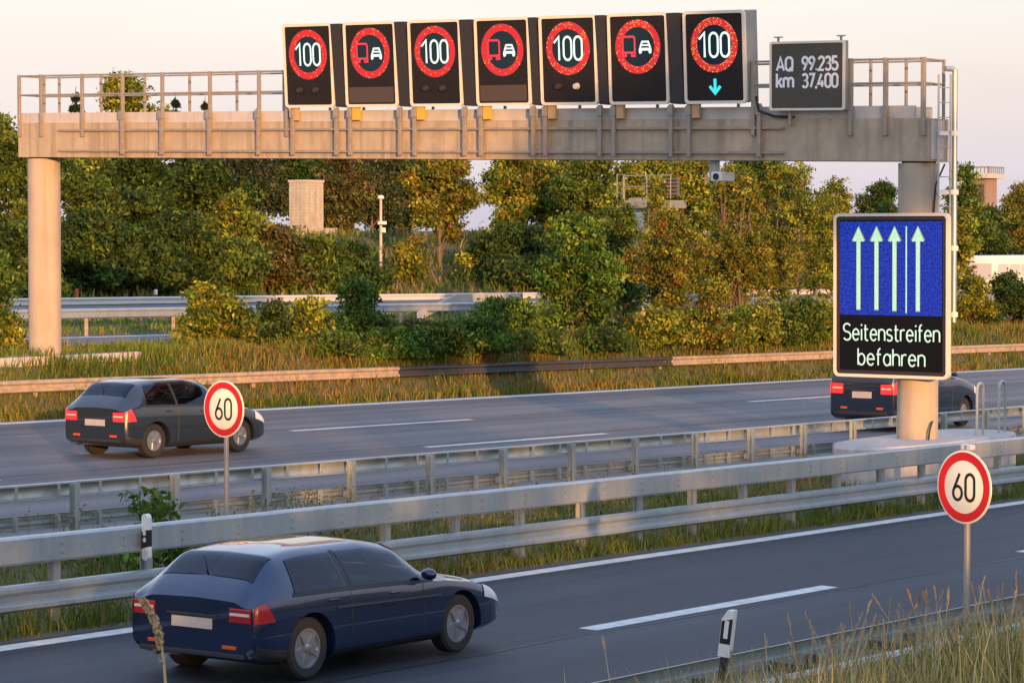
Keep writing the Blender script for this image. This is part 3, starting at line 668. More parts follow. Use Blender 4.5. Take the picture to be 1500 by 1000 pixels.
# ------------------------------------------------------------------ delineator posts
def loc_far(b): return b[1] > 60
def delineator(base, hgt, label, yaw, style):
    t = empty('delineator_post', base, label, 'delineator', 'delineator posts', face_mtx(base, yaw, 0, R(-7) if style == 'edge' else 0))
    w2 = .055; wd_ = 1.5 if loc_far(base) else 1.
    if style == 'edge':   # short white post with black band holding a white reflector on a dark stem
        mb = MB(); mb.prism([(-.03, -.30), (.03, -.30), (.03, .12), (-.03, .12)], -.03, .03); mb.build('stem', RUB, t)
        mb = MB(); mb.prism([(-w2, .08), (w2, .08), (w2, hgt), (-w2*.2, hgt-.01), (-w2, hgt-.09)], -.045, .045); mb.build('post_body', WHITE, t)
        mb = MB(); mb.prism([(-w2+.004, .2), (w2-.004, .2), (w2-.004, .2+hgt*.46), (-w2+.004, .2+hgt*.40)], -.047, .048); mb.build('black_band', SIGNK, t)
        mb = MB(); mb.rbox((-.02, .25, .048), (.022, .23+hgt*.36, .054), .003); mb.build('reflector', WHITE, t)
    else:
        mb = MB(); mb.prism(rrect(-.06*wd_, 0, .06*wd_, hgt, .055), -.03*wd_, .03*wd_); mb.build('post_body', WHITE, t)
        mb = MB(); mb.prism([(-.061*wd_, hgt*.24), (.061*wd_, hgt*.30), (.061*wd_, hgt*.66), (-.061*wd_, hgt*.60)], -.032*wd_, .032*wd_); mb.build('black_band', SIGNK, t)
        for yy in (.22, .44, .58):
            mb = MB(); mb.lathe([(.03, .031), (.026, .038)], 'z', 12, (.0 if yy > .3 else .015, hgt*yy, 0)); mb.build('reflector', WHITE, t)
p = at_Y(215, 820, 22.33); q = at_Y(215, 752, 22.33)
delineator((p[0], 22.33, p[2]), q[2]-p[2], 'black and white delineator post clamped to the near median guardrail at left', R(-12), 'rail')
p = at_Y(1060, 962, 13.1); q = at_Y(1068, 889, 13.1)
delineator((p[0], 13.1, p[2]-.07), q[2]-p[2]+.07, 'white delineator post with black band on the double near guardrail', R(12), 'edge')
for (u, v0, v1, Y, l) in ((228, 449, 424, 77.3, 'small white delineator post by the outer road at left'), (267, 449, 427, 77.3, 'small white delineator post half hidden behind the yellow shrub')):
    p = at_Y(u, v0, Y); q = at_Y(u, v1, Y); zz = g(p[0], Y)
    delineator((p[0], Y, zz), q[2]-zz, l, R(-25), 'rail')
# ------------------------------------------------------------------ cars
def pchip(x, y, q):
    x = np.array(x, float); y = np.array(y, float); h = np.diff(x); d = np.diff(y)/h; m = np.zeros(len(x))
    for i in range(1, len(x)-1):
        if d[i-1]*d[i] > 0:
            w1 = 2*h[i]+h[i-1]; w2 = h[i]+2*h[i-1]; m[i] = (w1+w2)/(w1/d[i-1]+w2/d[i])
    m[0] = d[0]; m[-1] = d[-1]
    k = np.clip(np.searchsorted(x, q)-1, 0, len(h)-1); t = (q-x[k])/h[k]
    return (2*t**3-3*t**2+1)*y[k]+(t**3-2*t**2+t)*h[k]*m[k]+(-2*t**3+3*t**2)*y[k+1]+(t**3-t**2)*h[k]*m[k+1]
HATCH = [(0.00, .33, .86, .93, .79, .80, .68), (.05, .28, .90, 1.00, .84, .85, .68), (.22, .22, .94, 1.17, .865, .87, .64), (.52, .19, .95, 1.385, .875, .88, .595), (1.15, .18, .945, 1.445, .88, .89, .585), (1.85, .18, .93, 1.445, .88, .89, .585),
         (2.35, .18, .915, 1.375, .88, .885, .59), (2.95, .18, .90, 1.00, .88, .88, .66), (3.35, .19, .85, .925, .875, .87, .70), (3.80, .20, .75, .83, .86, .84, .68), (4.04, .23, .63, .72, .81, .79, .64), (4.15, .30, .54, .60, .71, .70, .56)]
def sect(st, x, zs, ws, L):
    c = [pchip([s[0]*L/4.15 for s in st], [s[j] for s in st], np.array([x]))[0] for j in range(1, 7)]
    zb, zl, zt, wb, wl, wt = c; zb *= zs**.5; zl *= zs; zt *= zs
    P = [(wb*.84, zb), (wb, zb+.09), ((wb+wl)/2+.018, zb+.42*(zl-zb)), ((wb+wl)/2+.012, zb+.75*(zl-zb)), (wl-.012, zl), (wt+.01, zt-.055), (wt*.80, zt-.008), (0, zt+.012)]
    return [(y*ws, z) for y, z in P]
def surf(st, x, t, zs, ws, L):
    P = sect(st, x, zs, ws, L); q = np.array([t]); k = list(range(8))
    return pchip(k, [p[0] for p in P], q)[0], pchip(k, [p[1] for p in P], q)[0]
def car_glass():
    if 'car_pane' in MATS: return MATS['car_pane']
    m = bpy.data.materials.new('car_pane'); m.use_nodes = True; N = m.node_tree.nodes; L = m.node_tree.links
    tr = N.new('ShaderNodeBsdfTransparent'); tr.inputs[0].default_value = (.52, .58, .58, 1); gl_ = N.new('ShaderNodeBsdfGlossy'); gl_.inputs['Roughness'].default_value = .03; gl_.inputs[0].default_value = (.85, .9, 1, 1)
    fr = N.new('ShaderNodeFresnel'); fr.inputs[0].default_value = 1.5; mx = N.new('ShaderNodeMixShader'); L.new(fr.outputs[0], mx.inputs[0]); L.new(tr.outputs[0], mx.inputs[1]); L.new(gl_.outputs[0], mx.inputs[2]); L.new(mx.outputs[0], N['Material Output'].inputs[0])
    MATS['car_pane'] = m; return m
def make_car(loc, yaw, L, zs, ws, label, body_col, lit, rim_col=(.35, .36, .38), group=None, van=False):
    t = empty('car', loc, label, 'car', group); t.rotation_euler = (0, math.atan(-GX), yaw)
    paint = mat('car_paint_'+'_'.join(f'{c:.3f}' for c in body_col), body_col, .22, .35, coat=1., spec=.6)
    glass = car_glass(); plas = mat('car_plastic', (.02, .02, .022), .6)
    st = HATCH
    if van: st = [(s[0], s[1], s[2], max(s[3], 1.36) if .04 < s[0] < .6 else s[3], s[4], s[5], s[6]) for s in HATCH]
    k = L/4.15
    xs_ = np.unique(np.concatenate([np.linspace(0, L, 96), [.05*k, .22*k]])); ts = np.linspace(0, 7, 29)
    rows = []
    for x in xs_:
        h = [surf(st, x, tt, zs, ws, L) for tt in ts]
        rows.append([(x, -y, z) for y, z in h]+[(x, y, z) for y, z in h[-2::-1]])
    n = len(rows[0]); mb = MB(); V = [p for r_ in rows for p in r_]
    Fs = [(i*n+j, i*n+j+1, (i+1)*n+j+1, (i+1)*n+j) for i in range(len(rows)-1) for j in range(n-1)]
    Fs += [(i*n+n-1, i*n, (i+1)*n, (i+1)*n+n-1) for i in range(len(rows)-1)]
    Fs += [tuple(range(n-1, -1, -1)), tuple(range((len(rows)-1)*n, len(rows)*n))]
    mb.add(V, Fs); body = mb.build('body', paint, t, smooth=True)
    wr = .328*(1+(zs-1)*.4); wx = (.80*k, 3.30*k); wy = .745*ws
    cut = MB()
    for x in wx:
        for s_ in (-1, 1):
            c2 = MB().lathe([(wr+.055, s_*(wy-.16)), (wr+.055, s_*(wy+.3))], 'y', 28, (x, 0, wr)); cut.add(c2.v, c2.f)
    co = cut.build('cutter', paint); co.parent = t; bpy.context.view_layer.update(); md = body.modifiers.new('b', 'BOOLEAN'); md.object = co; md.operation = 'DIFFERENCE'; md.solver = 'EXACT'
    dg = bpy.context.evaluated_depsgraph_get(); dg.update()
    nm = bpy.data.meshes.new_from_object(body.evaluated_get(dg)); body.modifiers.clear(); old = body.data; body.data = nm
    def inside(c):
        x, y, z = c.x, abs(c.y), c.z; q = x/k
        if z < .8*zs or q < .15 or q > 3.1: return False
        P_ = sect(st, x, zs, ws, L); y5, z5 = P_[5]; y4, z4 = P_[4]
        if y > y5-.04 and z < z5+.001:
            tt = 4+(z-z4)/max(z5-z4, .01); f_ = (tt-4.12)/.81
            return 4.17 < tt < 4.90 and (.59+.10*f_ < q < 1.33 or 1.46 < q < 2.71-.36*f_)
        return y < y5*.93 and (2.39 < q < 2.90 or .23 < q < .53)
    b = bmesh.new(); b.from_mesh(nm); kill = [f for f in b.faces if all(inside(v.co) for v in f.verts)]
    bmesh.ops.delete(b, geom=kill, context='FACES'); b.to_mesh(nm); b.free()
    nm.polygons.foreach_set('use_smooth', [True]*len(nm.polygons)); nm.set_sharp_from_angle(angle=R(32))
    bpy.data.objects.remove(co)
    rimm0 = mat('exhaust_steel', (.3, .3, .3), .35, .9)
    def patch(name, x0f, x1f, t0, t1, m, sides=(-1, 1), off=.006, nx=10, ntt=6, join=False, parent=None):
        for s_ in sides:
            mb = MB(); vs = []
            for i in range(nx+1):
                for j in range(ntt+1):
                    tt = t0+(t1-t0)*j/ntt; f0 = x0f(j/ntt) if callable(x0f) else x0f; f1 = x1f(j/ntt) if callable(x1f) else x1f
                    x = (f0+(f1-f0)*i/nx)*k; y, z = surf(st, x, tt, zs, ws, L)
                    y2, z2 = surf(st, x, min(tt+.02, 7), zs, ws, L); dy, dz = y2-y, z2-z; l = math.hypot(dy, dz)+1e-9
                    vs.append((x+(0), s_*(y+off*dz/l if dz > 0 else y+off*.2), z+off*(-dy/l)))
            fs = [(i*(ntt+1)+j, i*(ntt+1)+j+1, (i+1)*(ntt+1)+j+1, (i+1)*(ntt+1)+j) for i in range(nx) for j in range(ntt)]
            mb.add(vs, fs)
            if join and s_ == sides[0]: acc = mb; continue
            if join: acc.add(mb.v, mb.f); mb = acc
            o = mb.build(name, m, parent or t, smooth=True)
        return o
    patch('side_window', lambda q: .56+.10*q, 1.36, 4.12, 4.93, glass)
    patch('side_window', 1.43, lambda q: 2.74-.36*q, 4.12, 4.93, glass)
    patch('windshield', lambda q: 2.36, lambda q: 2.93, 5.25, 7, glass, join=True, off=.008)
    patch('rear_window', lambda q: .20, lambda q: .55, 5.3, 7, glass, join=True, off=.008)
    patch('window_trim', .53, 2.80, 4.0, 4.115, plas, off=.004, nx=24)
    patch('window_trim', lambda q: 1.365, lambda q: 1.425, 4.115, 4.95, plas, off=.004)
    patch('sill_trim', 1.14, 2.96, .15, .95, plas, off=.006)
    patch('bumper_trim', .02, .42, .35, 1.45, plas, off=.006)
    tail = mat('tail_light_lit', (.3, .01, .01), .25, emit=(1., .02, .02), estr=1.6) if lit else mat('tail_light_red', (.33, .010, .016), .2, spec=.7)
    patch('tail_light', .0, lambda q: .24-.12*q, 2.75, 3.98, tail, off=.01, nx=6)
    for s_ in (-1, 1):
        mb = MB(); y0, z0 = surf(st, .0, 2.8, zs, ws, L); y1, z1 = surf(st, .0, 3.9, zs, ws, L)
        a_, b_ = sorted((s_*y0*.97, s_*y0*.62)); mb.rbox((-.018, a_, z0), (.01, b_, z1), .008); mb.build('tail_light', tail, t)
    patch('headlight', 3.72, 4.06, 3.0, 4.2, mat('headlight_glass', (.6, .62, .65), .1), off=.008)
    mb = MB(); mb.rbox((-.012, -.27, .60*zs), (.01, .27, .72*zs), .004); mb.build('licence_plate', mat('plate_dusty', (.45, .43, .40), .6, noise=.4, nscale=12), t)
    mb = MB(); mb.rbox((-.02, -.34, .735*zs), (.01, .34, .762*zs), .006); mb.build('plate_trim', plas, t)
    mb = MB(); mb.rbox((-.02, -.70, .30*zs), (.03, .70, .355*zs), .01); mb.build('bumper_strip', plas, t)
    mb = MB(); mb.tube([(-.03, .48, .26), (.25, .48, .27)], .03, 10); mb.build('exhaust_pipe', rimm0, t, smooth=True)
    yb, zb_ = surf(st, .30*k, 7, zs, ws, L); y9, z9 = surf(st, .46*k, 6.3, zs, ws, L)
    mb = MB(); mb.tube([(.21*k, 0, surf(st, .21*k, 7, zs, ws, L)[1]+.03), (.40*k, .22, surf(st, .40*k, 6.5, zs, ws, L)[1]+.025)], .009, 6); mb.build('rear_wiper', plas, t)
    for s_ in (-1, 1):
        mb = MB(); mb.rbox((-.014, s_*.5-.09, .40*zs), (.01, s_*.5+.09, .44*zs), .004); mb.build('reflector', mat('orange_reflector', (.55, .08, .015), .3), t)
        b = bmesh.new(); bmesh.ops.create_icosphere(b, subdivisions=2, radius=1); me = MB()
        yb, zb_ = surf(st, 2.62*k, 4.2, zs, ws, L)
        me.add([(2.62*k+v.co.x*.06, s_*(yb+.11)+v.co.y*.10, zb_+.05+v.co.z*.065) for v in b.verts], [[v.index for v in f.verts] for f in b.faces]); b.free()
        me.build('mirror', paint, t, smooth=True)
        for xx in (1.05, 2.05):
            yb, zb_ = surf(st, xx*k, 3.6, zs, ws, L); mb = MB(); mb.rbox((xx*k, s_*yb-.012, zb_-.012), (xx*k+.17, s_*yb+.02, zb_+.012), .006); mb.build('door_handle', paint, t)
        # door gaps
        for xx in (1.42, 2.62):
            P = [surf(st, xx*k, tt, zs, ws, L) for tt in np.linspace(1.2, 3.95, 9)]
            MB().tube([(xx*k, s_*(y_-.002), z_) for y_, z_ in P], .0075, 4).build('door_gap', plas, t)
        P = [surf(st, xx*k, 3.05, zs, ws, L) for xx in np.linspace(1.18, 2.92, 14)]
        MB().tube([(xx*k, s_*(P[i_][0]+.002), P[i_][1]) for i_, xx in enumerate(np.linspace(1.18, 2.92, 14))], .013, 6).build('rub_strip', plas, t, smooth=True)
        y0, z0 = surf(st, .0, 3.35, zs, ws, L); MB().rbox((-.022, min(s_*y0*.96, s_*y0*.64), z0-.012), (.0, max(s_*y0*.96, s_*y0*.64), z0+.018), .004).build('reversing_lamp', mat('pale_lens', (.62, .55, .45), .2), t)
    tyre = mat('tyre_rubber', (.018, .018, .018), .85); rimm = mat('alloy_rim', rim_col, .35, .8)
    for x in wx:
        for s_ in (-1, 1):
            mb = MB((x, s_*wy, wr)); prof = [(.19, -.04), (.21, -.09), (wr-.03, -.1), (wr, -.075), (wr, .075), (wr-.03, .1), (.21, .09), (.19, .04)]
            mb.lathe(prof, 'y', 32, (x, s_*wy, wr)); tw = mb.build('wheel', tyre, t, smooth=True); tw.location = (x, s_*wy, wr)
            mb = MB(); yo = s_*.085
            mb.lathe([(.205, yo-.02*s_), (.205, yo), (.185, yo), (.18, yo-.05*s_)], 'y', 32)
            for q in range(5):
                a = 2*math.pi*q/5+x; mb.bar((.03*math.cos(a), yo-.01*s_, .03*math.sin(a)), (.19*math.cos(a), yo-.015*s_, .19*math.sin(a)), .05, .02, (0, 1, 0))
            mb.lathe([(.045, yo-.03*s_), (.045, yo+.003*s_), (.03, yo+.008*s_)], 'y', 16); mb.build('rim', rimm, tw, smooth=True)
    fab = mat('seat_fabric', (.035, .035, .038), .9)
    for s_ in (-1, 1):
        mb = MB(); xs0 = 1.72*k; yc_ = s_*.37*ws
        mb.rbox((xs0, yc_-.23, .42), (xs0+.5, yc_+.23, .56*zs), .05); a_ = len(mb.v); mb.rbox((xs0-.10, yc_-.22, .50), (xs0+.06, yc_+.22, 1.02*zs), .05); mb.v[a_:] = [(x_-(z_-.5)*.28, y_, z_) for x_, y_, z_ in mb.v[a_:]]
        a_ = len(mb.v); mb.rbox((xs0-.06, yc_-.12, 1.04*zs), (xs0+.03, yc_+.12, 1.20*zs), .03); mb.v[a_:] = [(x_-(z_-.5)*.28, y_, z_) for x_, y_, z_ in mb.v[a_:]]
        mb.build('seat', fab, t)
    mb = MB(); mb.rbox((.85*k, -.60*ws, .42), (1.30*k, .60*ws, .55*zs), .05); a_ = len(mb.v); mb.rbox((.78*k, -.60*ws, .5), (.90*k, .60*ws, 1.0*zs), .05)
    for yy in (-.38, .38): mb.rbox((.77*k-.08, yy-.11, 1.0*zs), (.77*k+.0, yy+.11, 1.13*zs), .03)
    mb.v[a_:] = [(x_-(z_-.5)*.2, y_, z_) for x_, y_, z_ in mb.v[a_:]]; mb.build('rear_bench', fab, t)
    mb = MB(); mb.rbox((2.48*k, -.72*ws, .62*zs), (2.95*k, .72*ws, .90*zs), .05); mb.build('dashboard', plas, t)
    MB().tube([(2.36*k+.06*math.sin(a_), .37*ws+.18*math.cos(a_), .92*zs+.16*math.sin(a_)) for a_ in np.linspace(0, 2*math.pi, 25)], .014, 6).build('steering_wheel', plas, t, smooth=True)
    mb = MB(); mb.box((.5*k, -.7*ws, .34), (2.6*k, .7*ws, .42)); mb.build('floor_pan', plas, t)
    mb = MB()
    for x in wx: mb.box((x-.36, -wy+.16, .22), (x+.36, wy-.16, .6))
    mb.build('wheel_well', plas, t)
    return t
def put(x, y): return (x, y, road_z(x, y)+.016)
make_car(put(20.6, 18.85), R(.5), 4.25, .905, 1., 'dark navy hatchback with unlit red tail lights in the near lanes', (.005, .016, .058), False)
make_car(put(39.5, 38.7), 0, 4.25, 1.06, 1.0, 'dark grey-blue car with lit red tail lights behind the median sign at left', (.02, .03, .042), True)
xc_ = float(at_Y(1262, 600, 33.0)[0])
make_car(put(xc_, 33.0), 0, 4.8, 1.36, 1.06, 'dark blue high car half hidden behind the big blue display', (.008, .018, .05), True, van=True)

# ------------------------------------------------------------------ vegetation
def hsvj(c, rng, n, j=.25):
    c = np.array(c); k = 1+rng.normal(0, j, (n, 1)); w = rng.normal(0, .10, (n, 1))
    return np.clip(c*k*np.c_[1+w, np.ones((n, 1)), 1-w*.5], .004, .6)
def leaves(P, size, cols, rng, upbias=.0, aspect=.55):
    n = len(P); nrm = rng.normal(0, 1, (n, 3)); nrm[:, 2] = np.abs(nrm[:, 2])*(.75+upbias); nrm /= np.linalg.norm(nrm, axis=1)[:, None]
    a = rng.normal(0, 1, (n, 3)); a -= nrm*(a*nrm).sum(1)[:, None]; a /= np.linalg.norm(a, axis=1)[:, None]+1e-9; b = np.cross(nrm, a)
    s = size*rng.uniform(.55, 1.35, (n, 1)); a = a*s; b = b*s*aspect
    fold = nrm*s*.18
    V = np.empty((n*4, 3)); V[0::4] = P-a; V[1::4] = P-b*.9+fold; V[2::4] = P+a; V[3::4] = P+b*.9+fold
    q = np.arange(n*4).reshape(n, 4); return V, q, np.repeat(cols, 4, axis=0)
G_DK = [((.034, .066, .012), 3), ((.055, .098, .016), 2), ((.09, .125, .018), 1)]
G_MD = [((.062, .11, .016), 3), ((.10, .15, .02), 3), ((.16, .18, .024), 1.3)]
G_YL = [((.16, .205, .018), 3), ((.27, .26, .026), 2.8), ((.070, .11, .014), 2.4), ((.29, .20, .026), .6)]
G_OR = [((.185, .18, .02), 3), ((.10, .14, .016), 3), ((.265, .215, .026), 1.7), ((.20, .095, .02), .6)]
G_BR = [((.10, .085, .024), 3), ((.075, .10, .02), 3), ((.14, .095, .03), 1.5)]
G_FAR = [((.048, .068, .026), 3), ((.07, .082, .028), 2), ((.042, .06, .028), 3), ((.10, .085, .034), .8)]
G_GR = [((.068, .14, .015), 3), ((.11, .19, .02), 2.4), ((.045, .09, .015), 2), ((.18, .21, .03), .9)]
def tree(name, label, cat, group, X, Y, ztop, wid, pal, seed, kind='tree', crown0=.25, stems=1, leaf=.12, dens=1., lean=0., tr=None):
    rng = np.random.default_rng(seed); z0 = g(X, Y); h = max(ztop-z0, .6); rx = wid/2
    t = empty(name, (X, Y, z0), label, cat, group)
    c0 = h*crown0; ch = h-c0
    # lobes give the crown an uneven outline
    nl = {'tree': 9, 'bush': 8, 'open': 12, 'cone': 13}[kind]; lobes = []
    for i in range(nl):
        f_ = (i+.5)/nl; a = i*2.4+rng.uniform(0, 1.2); zf = min(.95, max(.03, f_*.86+.05+rng.normal(0, .07)))
        prof = math.sin(math.pi*min(1, .22+zf*.82))**.7 if kind != 'bush' else math.sqrt(max(.05, 1-zf**1.8))
        if kind == 'cone': prof = .22+.85*(1-zf)**.8
        rr = rx*prof*rng.uniform(.48, .92); 
        s_ = (.40 if kind in ('tree', 'bush') else .30)*rng.uniform(.6, 1.35)
        lobes.append((np.array([rr*math.cos(a)+lean*zf*h, rr*math.sin(a), c0+ch*zf*.93]), np.array([rx*s_, rx*s_, max(ch*.17, min(rx*s_*.8, ch*.3))])))
    lobes.append((np.array([lean*h, 0, c0+ch*.84]), np.array([rx*.42, rx*.42, ch*.18])*(np.array([.45, .45, 1.]) if kind == 'cone' else 1)))
    lobes.append((np.array([0, 0, c0+ch*.4]), np.array([rx*.5, rx*.5, ch*.34])))
    vol = sum(float(np.prod(l[1]))**.67 for l in lobes)
    ncl = max(30, int(vol*56*dens/(leaf/.12)**1.7)); ncl = min(ncl, 900)
    pr = np.array([float(np.prod(l[1]))**.67 for l in lobes]); pr /= pr.sum()
    C = []; 
    for i in rng.choice(len(lobes), ncl, p=pr):
        c_, s_ = lobes[i]; d = rng.normal(0, 1, 3); d /= np.linalg.norm(d); r_ = rng.uniform(.45, 1.05)
        C.append(c_+d*s_*r_)
    C = np.array(C); C[:, 2] = np.clip(C[:, 2], .08, h*1.0)
    nper = 26; cr = leaf*1.75
    cols = np.array([p[0] for p in pal]); wts = np.array([p[1] for p in pal], float); wts /= wts.sum()
    cc = cols[rng.choice(len(pal), ncl, p=wts)]
    P = np.repeat(C, nper, 0)+rng.normal(0, 1, (ncl*nper, 3))*np.array([cr, cr, cr*.62])
    P[:, 2] = np.maximum(P[:, 2], .03)
    cc = cc*np.clip(np.exp(rng.normal(-.05, .42, (ncl, 1))), .35, 2.1)
    K = np.repeat(cc, nper, 0)*(1+rng.normal(0, .2, (ncl*nper, 1))); mixm = rng.random(len(P)) < .15
    K[mixm] = cols[rng.choice(len(pal), mixm.sum(), p=wts)]; K = np.clip(K, .006, .5)
    V, q, kc = leaves(P, leaf, K, rng)
    fast_mesh('crown', V, q, np.zeros((0, 3), int), kc, LEAF, t)
    mb = MB(); tr = tr or max(.035, h*.016)
    for s_ in range(stems):
        a = rng.uniform(0, 6.28); sp = 0 if stems == 1 else rx*.12
        top = np.array([lean*h*.8+(0 if stems == 1 else rx*.45*math.cos(a)), (0 if stems == 1 else rx*.45*math.sin(a)), h*(.82 if kind != 'bush' else .7)])
        b0 = np.array([sp*math.cos(a), sp*math.sin(a), -.15]); pts = []
        for i in range(7):
            f_ = i/6; pts.append(b0+(top-b0)*f_+(rng.normal(0, 1, 3)*np.array([1, 1, 0])*h*.014 if 0 < i < 6 else 0))
        mb.tube(pts, [tr*(1-.8*i/6)/(stems**.4) for i in range(7)], 7)
        nb = (26 if kind == 'open' else 16) if kind != 'bush' else 6
        for j in rng.choice(ncl, min(nb, ncl), replace=False):
            tgt = C[j]; f_ = np.clip((tgt[2]-.12*h)/(h*.82), .12, .92)*.8; k_ = f_*6; i = int(k_); base = np.array(pts[i])+(np.array(pts[min(i+1, 6)])-np.array(pts[i]))*(k_-i)
            mid = base*.5+tgt*.5+np.array([0, 0, .05*h]); r0 = tr*(1-.8*f_)*.5/(stems**.4)
            mb.tube([base, mid, tgt], [r0, r0*.6, r0*.25], 5, caps=False)
    mb.build('trunk', BARK, t, smooth=True)
    return t
def conifer(label, X, Y, ztop, wid, seed, group):
    rng = np.random.default_rng(seed); z0 = g(X, Y); h = ztop-z0; t = empty('conifer', (X, Y, z0), label, 'tree', group)
    P = []; n = 2600
    hh = rng.uniform(.25, 1, n)**.8; lv = np.floor(hh*14)/14+rng.normal(0, .008, n); a = np.floor(rng.uniform(0, 9, n))*.7+lv*17+rng.normal(0, .13, n); r_ = (1-lv)*wid/2*rng.random(n)**.6*1.15
    P = np.c_[r_*np.cos(a), r_*np.sin(a), lv*h-r_*.28]
    K = hsvj((.028, .045, .022), rng, n); V, q, kc = leaves(P, .22, K, rng, .9, .4); fast_mesh('crown', V, q, np.zeros((0, 3), int), kc, LEAF, t)
    MB().tube([(0, 0, -.2), (0, 0, h*.5), (0, 0, h)], [h*.016, h*.01, .02], 7).build('trunk', BARK, t, smooth=True)
def T(label, u, Y, vt, wpx, pal, seed, name='tree', group=None, **k):
    r = ray(u, 400); X = Y*r[0]/r[1]; d = depth((X, Y, 3)); zt = CZ+(r[2]*0)+((HOR-vt)/F)*d*1.0
    cat = {'tree': 'tree', 'shrub': 'shrub', 'bush': 'shrub'}[name]
    return tree(name, label, cat, group, X, Y, zt, wpx*d/F, pal, seed, **k)
gB = 'trees on the far bank'; gW = 'trees of the far wood'; gS = 'shrubs on the far bank'; gM = 'trees on the strip beyond the far guardrail'; gV = 'shrubs on the strip beyond the far guardrail'
# far wood
for i, (u, Y, vt, w_, pal, l) in enumerate([
    (-35, 112, 150, 130, G_MD, 'tall green tree at the left picture edge behind the left gantry pillar'), (372, 118, 205, 100, G_FAR, 'dull green tree of the far wood, left of the concrete stub tower'),
    (432, 124, 200, 100, G_DK, 'dark tree of the far wood right behind the concrete stub tower'), (492, 122, 196, 100, G_BR, 'brownish tree of the far wood between the stub tower and the lamp mast'),
    (548, 126, 205, 100, G_FAR, 'dull tree of the far wood straight behind the lamp mast'), (604, 128, 215, 90, G_DK, 'dark tree of the far wood behind the orange autumn tree'),
    (462, 136, 190, 130, G_FAR, 'rearmost dull tree of the far wood above the stub tower'), (580, 140, 200, 120, G_BR, 'rearmost brownish tree of the far wood right of the lamp mast'), (330, 122, 200, 110, G_MD, 'green tree of the far wood behind the yellow bank tree'),
    (1292, 130, 268, 70, G_DK, 'small dark tree seen between the beam and the right pillar'), (842, 118, 215, 90, G_MD, 'tree of the far wood showing over the leafy green tree'), (800, 135, 225, 70, G_FAR, 'pale green far tree behind the loose yellow-green tree'), (960, 125, 215, 120, G_YL, 'yellowish tree behind the distant gantry'), (1120, 120, 222, 150, G_DK, 'dark tree behind the broad olive tree at right')]):
    T(l, u, Y, vt, w_, pal, 100+i, group=gW, leaf=.16, dens=1.2, crown0=.12)
for u, vt, w_, l in ((112, 128, 46, 'small dark conifer showing above the beam at far left'), (258, 138, 40, 'small conifer showing above the beam, right of the loose tree'), (301, 142, 28, 'narrowest conifer top showing above the beam')):
    r = ray(u, 300); Y = 118.; X = Y*r[0]/r[1]; d = depth((X, Y, 3)); conifer(l, X, Y, CZ+(HOR-vt)/F*d, w_*2.6*d/F, int(u), 'conifers of the far wood')
# bank trees
for i, (u, Y, vt, w_, pal, kw, l) in enumerate([
    (-5, 86, 172, 130, G_MD, {}, 'olive tree at the left picture edge, on the far bank'), (70, 90, 190, 130, G_DK, {}, 'dark green tree right behind the left gantry pillar'),
    (182, 96, 108, 150, G_YL, dict(kind='open', dens=.8), 'loose yellow-green tree rising above the beam at left'), (205, 86, 222, 150, G_DK, {}, 'dark green dense tree under the beam at left'),
    (128, 84, 236, 110, G_MD, {}, 'mid green tree between the left pillar and the dark dense tree'), (292, 90, 212, 130, G_DK, {}, 'dark tree left of the yellow bank tree'), (340, 82.5, 284, 105, G_YL, dict(crown0=.1), 'yellow bank tree left of the stub tower'),
    (646, 87, 208, 125, G_OR, dict(kind='open', crown0=.3, dens=1.3), 'orange autumn tree with a visible trunk at the middle of the bank'), (762, 89, 214, 135, G_YL, dict(kind='open', crown0=.3, stems=3, dens=1.2), 'loose yellow-green tree with bare pale stems, right of the sky gap'),
    (872, 84, 214, 130, G_MD, {}, 'green tree behind the leafy green tree, under the sixth display'), (925, 74, 232, 95, G_YL, dict(kind='open'), 'yellowish tree just left of the distant gantry'), (1010, 80, 226, 120, G_YL, dict(kind='open'), 'yellowish tree right of the distant gantry'),
    (1412, 74, 240, 62, G_MD, {}, 'green tree right of the ladder, left of the watchtower'), (1446, 78, 306, 90, G_DK, {}, 'dark tree below the watchtower'), (1496, 82, 268, 84, G_OR, {}, 'autumn tree at the right picture edge'), (1402, 66, 300, 60, G_YL, {}, 'yellowish tree right behind the ladder pole')]):
    T(l, u, Y, vt, w_, pal, 200+i, group=gB, leaf=.118, **kw)
